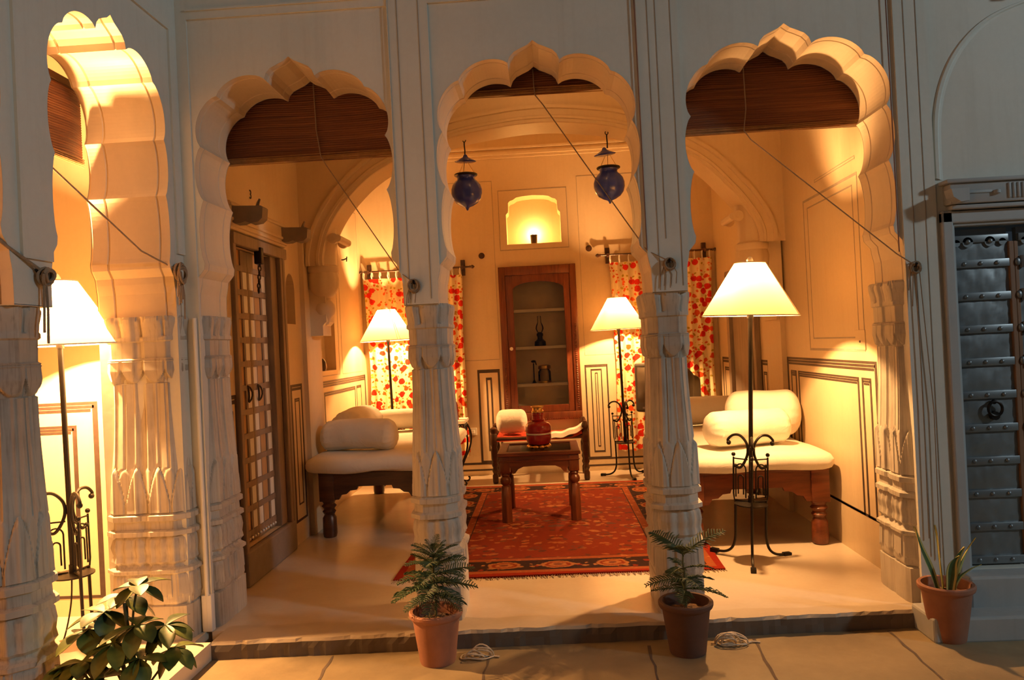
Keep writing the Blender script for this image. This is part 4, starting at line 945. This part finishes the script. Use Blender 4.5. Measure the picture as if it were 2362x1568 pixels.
blind('dark cane blind hanging low in the arch over the left daybed', AC[0], 2.515); blind('cane blind rolled up high in the middle arch', AC[1], 2.815); blind('cane blind hanging low in the arch over the front floor lamp', AC[2], 2.525)
blind('cane blind in the arch of the side wing', 0, 2.42, 2.80, .47, loc=(XW-TW-.045, WC[1]+.02, 0), rz=PI/2)

def cord(label, pts, hook, drops, r=.0032, m='rope', knot=.028, seed=1):
    """pull cord from blind to wall hook with a bunched knot and hanging loops"""
    rnd = random.Random(seed); t = thing('blind_cord', label, 'cord', hook, 0, 'pull cords of the cane blinds'); h = Vector(hook)
    L = lambda P: tuple(Vector(P)-h)
    mb = MB(); mb.tube([L(p) for p in pts], r, 6); mb.build('cord', M[m], t)
    mb = MB(); mb.tube([(0,.03,0), (0,-.02,0), (0,-.035,.012)], .006, 6); mb.build('hook', M['iron'], t)
    mb = MB(); nv = Vector((0,-1,0)) if drops[0] == 'y' else Vector((1,0,0)); tv = Vector((1,0,0)) if drops[0] == 'y' else Vector((0,1,0))
    for k in range(7):
        a0 = rnd.uniform(0, 6); R1 = knot*rnd.uniform(.55, 1.1); tl = rnd.uniform(-.6, .6)
        mb.tube([tuple(tv*(R1*math.cos(a0+a)) + nv*(.012+.010*math.sin(a+k)+.002*k) + Vector((0,0,1))*(R1*1.05*math.sin(a0+a)-.012+tl*.01)) for a in [2*PI*i/14 for i in range(15)]], r*1.05, 5, caps=False)
    for dx, ln in drops[1]:
        mb.tube([tuple(tv*(dx*.4) + nv*.012), tuple(tv*(dx+.006) + nv*.012 + Vector((0,0,-ln*.5))), tuple(tv*dx + nv*.012 + Vector((0,0,-ln)))], r*.8, 5)
    mb.build('knot', M[m], t)
yb = BACK+.03
cord('pull cord tied on the column behind the bushy conifer', [(-1.262,yb,2.95),(-1.255,yb-.006,2.68),(-1.235,yb-.01,2.53),(-1.20,yb-.03,2.47),(-.735,F-.005,1.80),(-.665,F-.03,1.745)], (-.663,F-.012,1.74), ('y', [(-.045,.12),(-.035,.10),(.0,.1)]), seed=2)
cord('pull cord from the high middle blind tied on the column beside front lamp', [(-.005,yb,2.95),(-.004,yb-.006,2.86),(0,yb-.012,2.80),(.04,yb-.03,2.74),(.528,F-.005,1.845),(.63,F-.03,1.785)], (.632,F-.014,1.78), ('y', [(-.05,.14),(-.03,.12),(.0,.13),(.03,.11)]), seed=3)
cord('pull cord from the front lamp arch tied beside the grey door', [(1.165,yb,2.95),(1.168,yb-.006,2.65),(1.150,yb-.01,2.53),(1.18,yb-.03,2.47),(1.765,F-.005,1.76),(1.835,F-.03,1.70)], (1.838,F-.014,1.695), ('y', [(-.02,.20),(.0,1.35),(.05,1.45),(-.035,.12)]), seed=4)
cord('pull cord with a big tangled knot on the side wing wall', [(XW-TW-.03,3.30,2.75),(XW-TW-.02,3.31,2.43),(XW-.10,3.68,1.95),(XW+.02,3.80,1.86)], (XW+.013,3.815,1.855), ('x', [(-.035,.13),(-.02,.17),(.0,.16),(.02,.14),(.03,.24)]), .005, knot=.048, seed=5)
cord('pull cord looping on the nearest side wing column', [(XW-TW-.03,2.13,2.6),(XW-TW-.02,2.14,2.40),(XW+.0,2.60,1.83),(XW+.02,2.755,1.755)], (XW+.013,2.76,1.75), ('x', [(.0,.26),(-.02,.22)]), .006, knot=.03, seed=6)
# thin cables running down the front wall
for lab, x, z in (('thin reddish cable above the column beside front lamp', .521, 1.85), ('thin reddish cable beside the front lamp arch by grey door', 1.765, 1.77), ('thin cable beside the arch over the left daybed', -.742, 1.80)):
    mb = MB(); mb.tube([(x, F-.016, 4.6), (x+.003, F-.016, 3.0), (x+.006, F-.016, z)], .003, 6); tag(mb.build('cable', M['cordred'] if x > 0 else M['paleropes']), lab, 'cable')

# ------------------------------------------------------------------ small wall things
mb = MB()
cu = bpy.data.curves.new('room_number', 'FONT'); cu.body = '3'; cu.size = .085; cu.extrude = .001; cu.align_x = 'CENTER'
o = bpy.data.objects.new('room_number', cu); col.objects.link(o); o.rotation_euler = (PI/2, 0, PI/2); o.location = (XL+.003, 4.985, 2.45); cu.materials.append(M['black'])
bpy.context.view_layer.update(); me = bpy.data.meshes.new_from_object(o.evaluated_get(bpy.context.evaluated_depsgraph_get())); bpy.data.objects.remove(o); o = bpy.data.objects.new('room_number', me); col.objects.link(o); o.rotation_euler = (PI/2, 0, PI/2); o.location = (XL+.003, 4.985, 2.45)
tag(o, 'black painted number 3 above the old door', 'number')
for x, z, lab in ((-.666,2.389,'dark round peg on back wall nearer the left lantern'), (.501,2.406,'dark round peg on back wall beside the floral curtain top')):
    mb = MB(); mb.lathe([(.034,0),(.034,.006),(.016,.008),(.018,.03),(0,.032)], 16); o = mb.build('wall_peg', [M['inner'], M['darkwood']], None, (x, YB, z)); o.rotation_euler = (PI/2, 0, 0)
    for p in o.data.polygons:
        if sum(o.data.vertices[i].co.z for i in p.vertices)/len(p.vertices) > .0065: p.material_index = 1
    tag(o, lab, 'peg')
t = thing('wall_socket', 'white electrical socket low on the back wall beside the curtain', 'socket', (-.85, YB, .48)); mb = MB(); mb.bbox(-.04,.04,-.012,0,-.04,.04,.004); mb.build('plate', M['shelfwhite'], t); mb = MB(); mb.bbox(-.018,.018,-.05,-.011,-.02,.02,.006); mb.build('plug', M['white'], t)
t = thing('switch_plate', 'flush switch plate in the lit pool of the right wall', 'switch', (XR, 4.66, 1.33)); mb = MB(); mb.bbox(-.006,0,-.07,.07,-.06,.06,.002); mb.build('plate', M['inner'], t); mb = MB(); mb.sph((-.006,0,-.01), .008, 6); mb.build('button', M['darkstone'], t)
t = thing('floor_socket', 'small white socket on the end wall of the side wing', 'socket', (-2.50, 4.2, .06)); mb = MB(); mb.bbox(-.03,.03,-.01,0,-.045,.045,.004); mb.build('plate', M['shelfwhite'], t); mb = MB(); mb.sph((0,-.01,-.015), .006, 5); mb.build('hole', M['black'], t)
mb = MB(); mb.lathe([(.045,0),(.055,.03),(.05,.08),(.03,.11),(.0,.12)], 18); tag(mb.build('pot_ornament', M['darkwood'], None, (XL2-.045, 6.83, 1.252)), 'small dark pot standing in the left wall niche', 'pot')
mb = MB(); mb.bbox(-.09,0,-.03,.03,-.025,.025,.006); o = mb.build('wall_bracket', M['darkstone'], None, (2.44, F-.005, 3.05)); o.rotation_euler = (0,0,PI/2); tag(o, 'short stone peg high on the wall over the grey door', 'peg')
mb = MB(); mb.tube([(-.0,0,0), (.02,0,0), (.05,0,.01)], .007, 6); mb.tube([(.05,0,-.02), (.055,0,.03)], .006, 6); tag(mb.build('wall_hook', M['iron'], None, (XL2-.0, 7.55, 2.33)), 'small iron hook above the left daybed wall light pool', 'hook')
# mains flex of the wing lamp and front lamp
mb = MB(); mb.tube(spline([(-2.46,3.79,.36),(-2.45,3.76,.22),(-2.47,3.74,.08),(-2.50,3.73,.006),(-2.58,3.8,.005),(-2.7,3.95,.005)], 6), .004, 6); tag(mb.build('lamp_flex', M['iron']), 'dark flex trailing from the side wing lamp', 'flex')

# ------------------------------------------------------------------ pots and plants
def pot_parts(t, m, rim=.128, base=.082, h=.245):
    mb = MB(); mb.lathe([(0,0),(base,0),(base+.004,.01),(rim-.018,h-.05),(rim-.014,h-.035),(rim-.004,h-.028),(rim,h-.018),(rim,h-.006),(rim-.006,h),(rim-.018,h-.002),(rim-.022,h-.012),(rim-.028,h-.045),(rim-.03,h-.06)], 40); mb.build('pot', M[m], t)
    mb = MB(); rows = [[((rim-.027)*r*math.cos(2*PI*k/24), (rim-.027)*r*math.sin(2*PI*k/24), h-.055+.022*(1-r*r)+.006*math.sin(k*2.3+r*9)) for k in range(24)] for r in (1.0,.8,.55,.3,.05)]; mb.grid(rows, closed_u=True); mb.build('soil', M['soil'], t)
def branch_mesh(L, seed, dens=15):
    rnd = random.Random(seed); mb = MB(); pts = [(L*i/10, 0, .16*L*(i/10)-.26*L*(i/10)**2) for i in range(11)]; mb.tube(pts, [.022*(1-.6*i/10) for i in range(11)], 5)
    for k in range(dens):
        f_ = .10+.88*k/(dens-1); i = min(9, int(f_*10)); fr_ = f_*10-i; p = Vector(pts[i]).lerp(Vector(pts[i+1]), fr_); ln = L*.34*math.sin(PI*(.22+.70*f_))*rnd.uniform(.8, 1.15)
        for sg in (-1, 1):
            d = Vector((.55, sg*.95, rnd.uniform(.05, .35))).normalized(); e = p+d*ln*.6; q = e + (d+Vector((0,0,-.55))).normalized()*ln*.4
            mb.tube([tuple(p), tuple(e), tuple(q)], [.012,.016,.005], 5)
    return mb
def conifer(name, label, loc, m, tiers, seed, hgt, potlean=0):
    t = thing(name, label, 'potted plant', loc); rnd = random.Random(seed); pot_parts(t, m); h = .245
    mb = MB(); mb.tube([(0,0,h-.045), (.004,.002,h+.08), (-.004,0,h+.18), (0,0,h+hgt)], [.0065,.006,.005,.003], 7); mb.build('trunk', M['twig'], t)
    bms = [branch_mesh(1., seed*10+i) for i in range(3)]; datas = []
    for b in bms: o = b.build('branch', M['needle'], None); datas.append(o.data); bpy.data.objects.remove(o)
    for z, L, n, tilt in tiers:
        a0 = rnd.uniform(0, 6)
        for k in range(n):
            o = bpy.data.objects.new('branch', datas[rnd.randrange(3)]); col.objects.link(o); o.parent = t; o.location = (0, 0, h+z+rnd.uniform(-.008,.008)); s_ = L*rnd.uniform(.8, 1.12); o.scale = (s_, s_, s_)
            o.rotation_euler = (rnd.uniform(-.25,.25), -tilt+rnd.uniform(-.12,.12), a0+2*PI*k/n+rnd.uniform(-.2,.2))
    return t
conifer('potted_conifer', 'bushy young conifer in an orange clay pot before the carved column', (-.592, 3.645, GZ), 'terracotta', [(.075,.15,6,-.30),(.12,.22,7,-.08),(.165,.18,6,.1),(.21,.17,6,.3),(.25,.12,5,.55),(.272,.08,5,.9)], 3, .275)
conifer('potted_conifer', 'sparse young conifer in a dark clay pot before the carved column', (.592, 3.665, GZ), 'terracotta_dark', [(.05,.19,4,.0),(.10,.17,4,.05),(.15,.14,3,.15),(.215,.21,3,.45)], 8, .225)
t = thing('potted_snake_plant', 'variegated snake plant in a clay pot in front of grey door', 'potted plant', (1.825, 3.725, GZ)); pot_parts(t, 'terracotta', .125, .075, .265)
def blade(pts, w, tw, seed):
    P = spline(pts, 7); n = len(P); rows = []
    for i, p in enumerate(P):
        u = i/(n-1); ww = w*(.45+1.0*u if u < .45 else .90-.90*((u-.45)/.55)**1.6)+.0008; a = tw+u*.5; ca, sa = math.cos(a), math.sin(a)
        rows.append([(p[0]+ww*f_*ca-.012*(1-f_*f_)*sa*.6, p[1]+ww*f_*sa+.012*(1-f_*f_)*ca*.6, p[2]) for f_ in (-1,-.62,-.2,.2,.62,1)])
    mb = MB()
    for c in range(5): mb.grid([[r[c] for r in rows], [r[c+1] for r in rows]], m=0 if c in (0, 4) else 1)
    rb = [[(q[0]+.003*math.sin(tw), q[1]-.003*math.cos(tw)+.004, q[2]) for q in r] for r in rows]
    for c in range(5): mb.grid([[r[c] for r in rb], [r[c+1] for r in rb]], m=0 if c in (0, 4) else 1)
    return mb.build('leaf', [M['leafy_edge'], M['leafy_mid']], t)
for i, (pts, w, tw) in enumerate([([(-.03,0,.2),(-.06,.0,.32),(-.10,.0,.43),(-.125,.01,.53)],.022,.3),([(-.005,.01,.2),(-.015,.01,.35),(-.022,.01,.47),(-.03,.01,.535)],.018,.9),([(.015,-.02,.2),(.025,-.02,.30),(.05,-.02,.38),(.085,-.02,.435)],.026,-.2),([(.03,0,.2),(.06,.0,.31),(.10,.0,.40),(.15,.0,.47)],.024,.5),([(.02,.0,.2),(.06,.0,.28),(.11,-.01,.325),(.165,-.01,.345)],.018,.1),([(.0,-.03,.2),(.01,-.03,.28),(.02,-.035,.36),(.05,-.04,.40)],.024,-.5)]): blade(pts, w, tw, i)

# schefflera in the corner of the frame
t = thing('potted_schefflera', 'broad leaved green plant at the corner by the side wing step', 'potted plant', (-1.565, 2.72, GZ)); pot_parts(t, 'terracotta', .15, .10, .26)
rnd = random.Random(21)
def leaf_geo(mb, org, d, L, w, up_):
    d = d.normalized(); s_ = d.cross(up_).normalized(); nn = s_.cross(d); rows = []
    for i in range(9):
        u = i/8; ww = w*math.sin(PI*min(1, u**1.25*.97+.02))**.75 ; c = Vector(org)+d*(L*u) - nn*(.28*L*u*u)
        rows.append([tuple(c + s_*ww*f_ + nn*(.25*ww*abs(f_))) for f_ in (-1,-.5,0,.5,1)])
    mb.grid(rows); mb.grid([[tuple(Vector(p)-nn*.0016) for p in r] for r in rows])
cl = [(.03,.02,.675,.0),(-.10,.02,.585,.3),(-.03,.05,.63,.1),(.05,-.03,.55,.5),(-.15,.0,.53,.2),(-.02,-.06,.50,.9),(.13,.02,.53,.4),(-.13,-.07,.44,.7),(.08,-.08,.45,.3),(-.19,-.04,.42,.1),(.15,.04,.44,.8),(-.06,-.10,.39,.4),(.03,-.12,.36,.2)]
mb = MB(); mb.tube([(0,0,.2), (.01,0,.4), (-.01,0,.62)], [.012,.010,.006], 7)
for x, y, z, _ in cl: mb.tube(spline([(.0,0,max(.25, z-.28)), (x*.5, y*.5, z-.10), (x, y, z)], 4), .0042, 5)
mb.build('stem', M['twig'], t)
for x, y, z, ph in cl:
    mb = MB(); n = rnd.choice((6,7,7)); od = Vector((x, y, .12)).normalized()
    for k in range(n):
        a = 2*PI*k/n+ph*6; dv = Vector((math.cos(a), math.sin(a), rnd.uniform(-1.0,.15))) + od*.2; leaf_geo(mb, (x, y, z), dv, rnd.uniform(.09,.13), rnd.uniform(.028,.038), Vector((0,0,1)))
    mb.build('leaf_cluster', M['schef'], t, fix=False)

# coiled pale cords beside the pots
def coil(label, c, seed, R0, n=5, z=GZ):
    rnd = random.Random(seed); mb = MB()
    for k in range(n):
        r = R0*rnd.uniform(.5, 1.); cx_, cy_ = rnd.uniform(-.03,.03), rnd.uniform(-.02,.02); ti = rnd.uniform(.7, 1.35) if k < 4 else .05; a0 = rnd.uniform(0, 6)
        mb.tube([(cx_+r*math.cos(a0+a), cy_+r*math.sin(a0+a)*.55*math.cos(ti), .006+abs(r*math.sin(a0+a)*math.sin(ti))*.9+.004*math.sin(3*a)) for a in [2*PI*i/22 for i in range(24)]], .0035, 5)
    mb.tube(spline([(-R0,.0,.006), (R0*.4,-.03,.008), (R0*1.4,.01,.006), (R0*1.7,.0,.006), (R0*.6,.02,.006)], 6), .0035, 5)
    tag(mb.build('cord_coil', M['paleropes'], None, (c[0], c[1], z)), label, 'cord coil')
coil('pale cord coil on the ground beside the orange conifer pot', (-.405, 3.66, GZ), 4, .06, 6)
coil('pale cord coil on the ground beside the dark conifer pot', (.80, 3.74, GZ), 9, .085, 6)

# ------------------------------------------------------------------ light of the place, with two added warm fills
w = bpy.data.worlds.new('night'); sc.world = w; w.use_nodes = True; bg = w.node_tree.nodes['Background']; bg.inputs[0].default_value = (.36,.48,.62,1); bg.inputs[1].default_value = .045
def area(nm, loc, tgt, e, c, size):
    L = bpy.data.lights.new(nm, 'AREA'); L.energy = e; L.color = c; L.size = size; o = bpy.data.objects.new(nm, L); col.objects.link(o); o.location = loc
    o.rotation_euler = (Vector(tgt)-Vector(loc)).to_track_quat('-Z', 'Y').to_euler(); return o
area('courtyard_tube_light', (8.0, -.2, 4.6), (0, 3.9, 1.6), 165, (.76,.92,1.), .45)
bulb('wing_fill', (-1.78, -.4, 2.4), 32, .05, (1., .52, .20))  # warm fill added beside the wing; no bulb is mounted there
bulb('bulb_wing_room', (-2.75, 1.15, 1.55), 26, .05, (1., .38, .13))
bulb('veranda_fill', (0.0, 5.1, 3.5), 6, .06)  # added to lift the front bay; the ceiling has no lamp

sc.view_settings.view_transform = 'Standard'; sc.view_settings.look = 'None'; sc.view_settings.exposure = 0.; sc.view_settings.gamma = 1.; sc.view_settings.use_curve_mapping = False
sc.cycles.max_bounces = 8; sc.cycles.diffuse_bounces = 5; sc.cycles.use_denoising = True; sc.cycles.sample_clamp_indirect = 6.
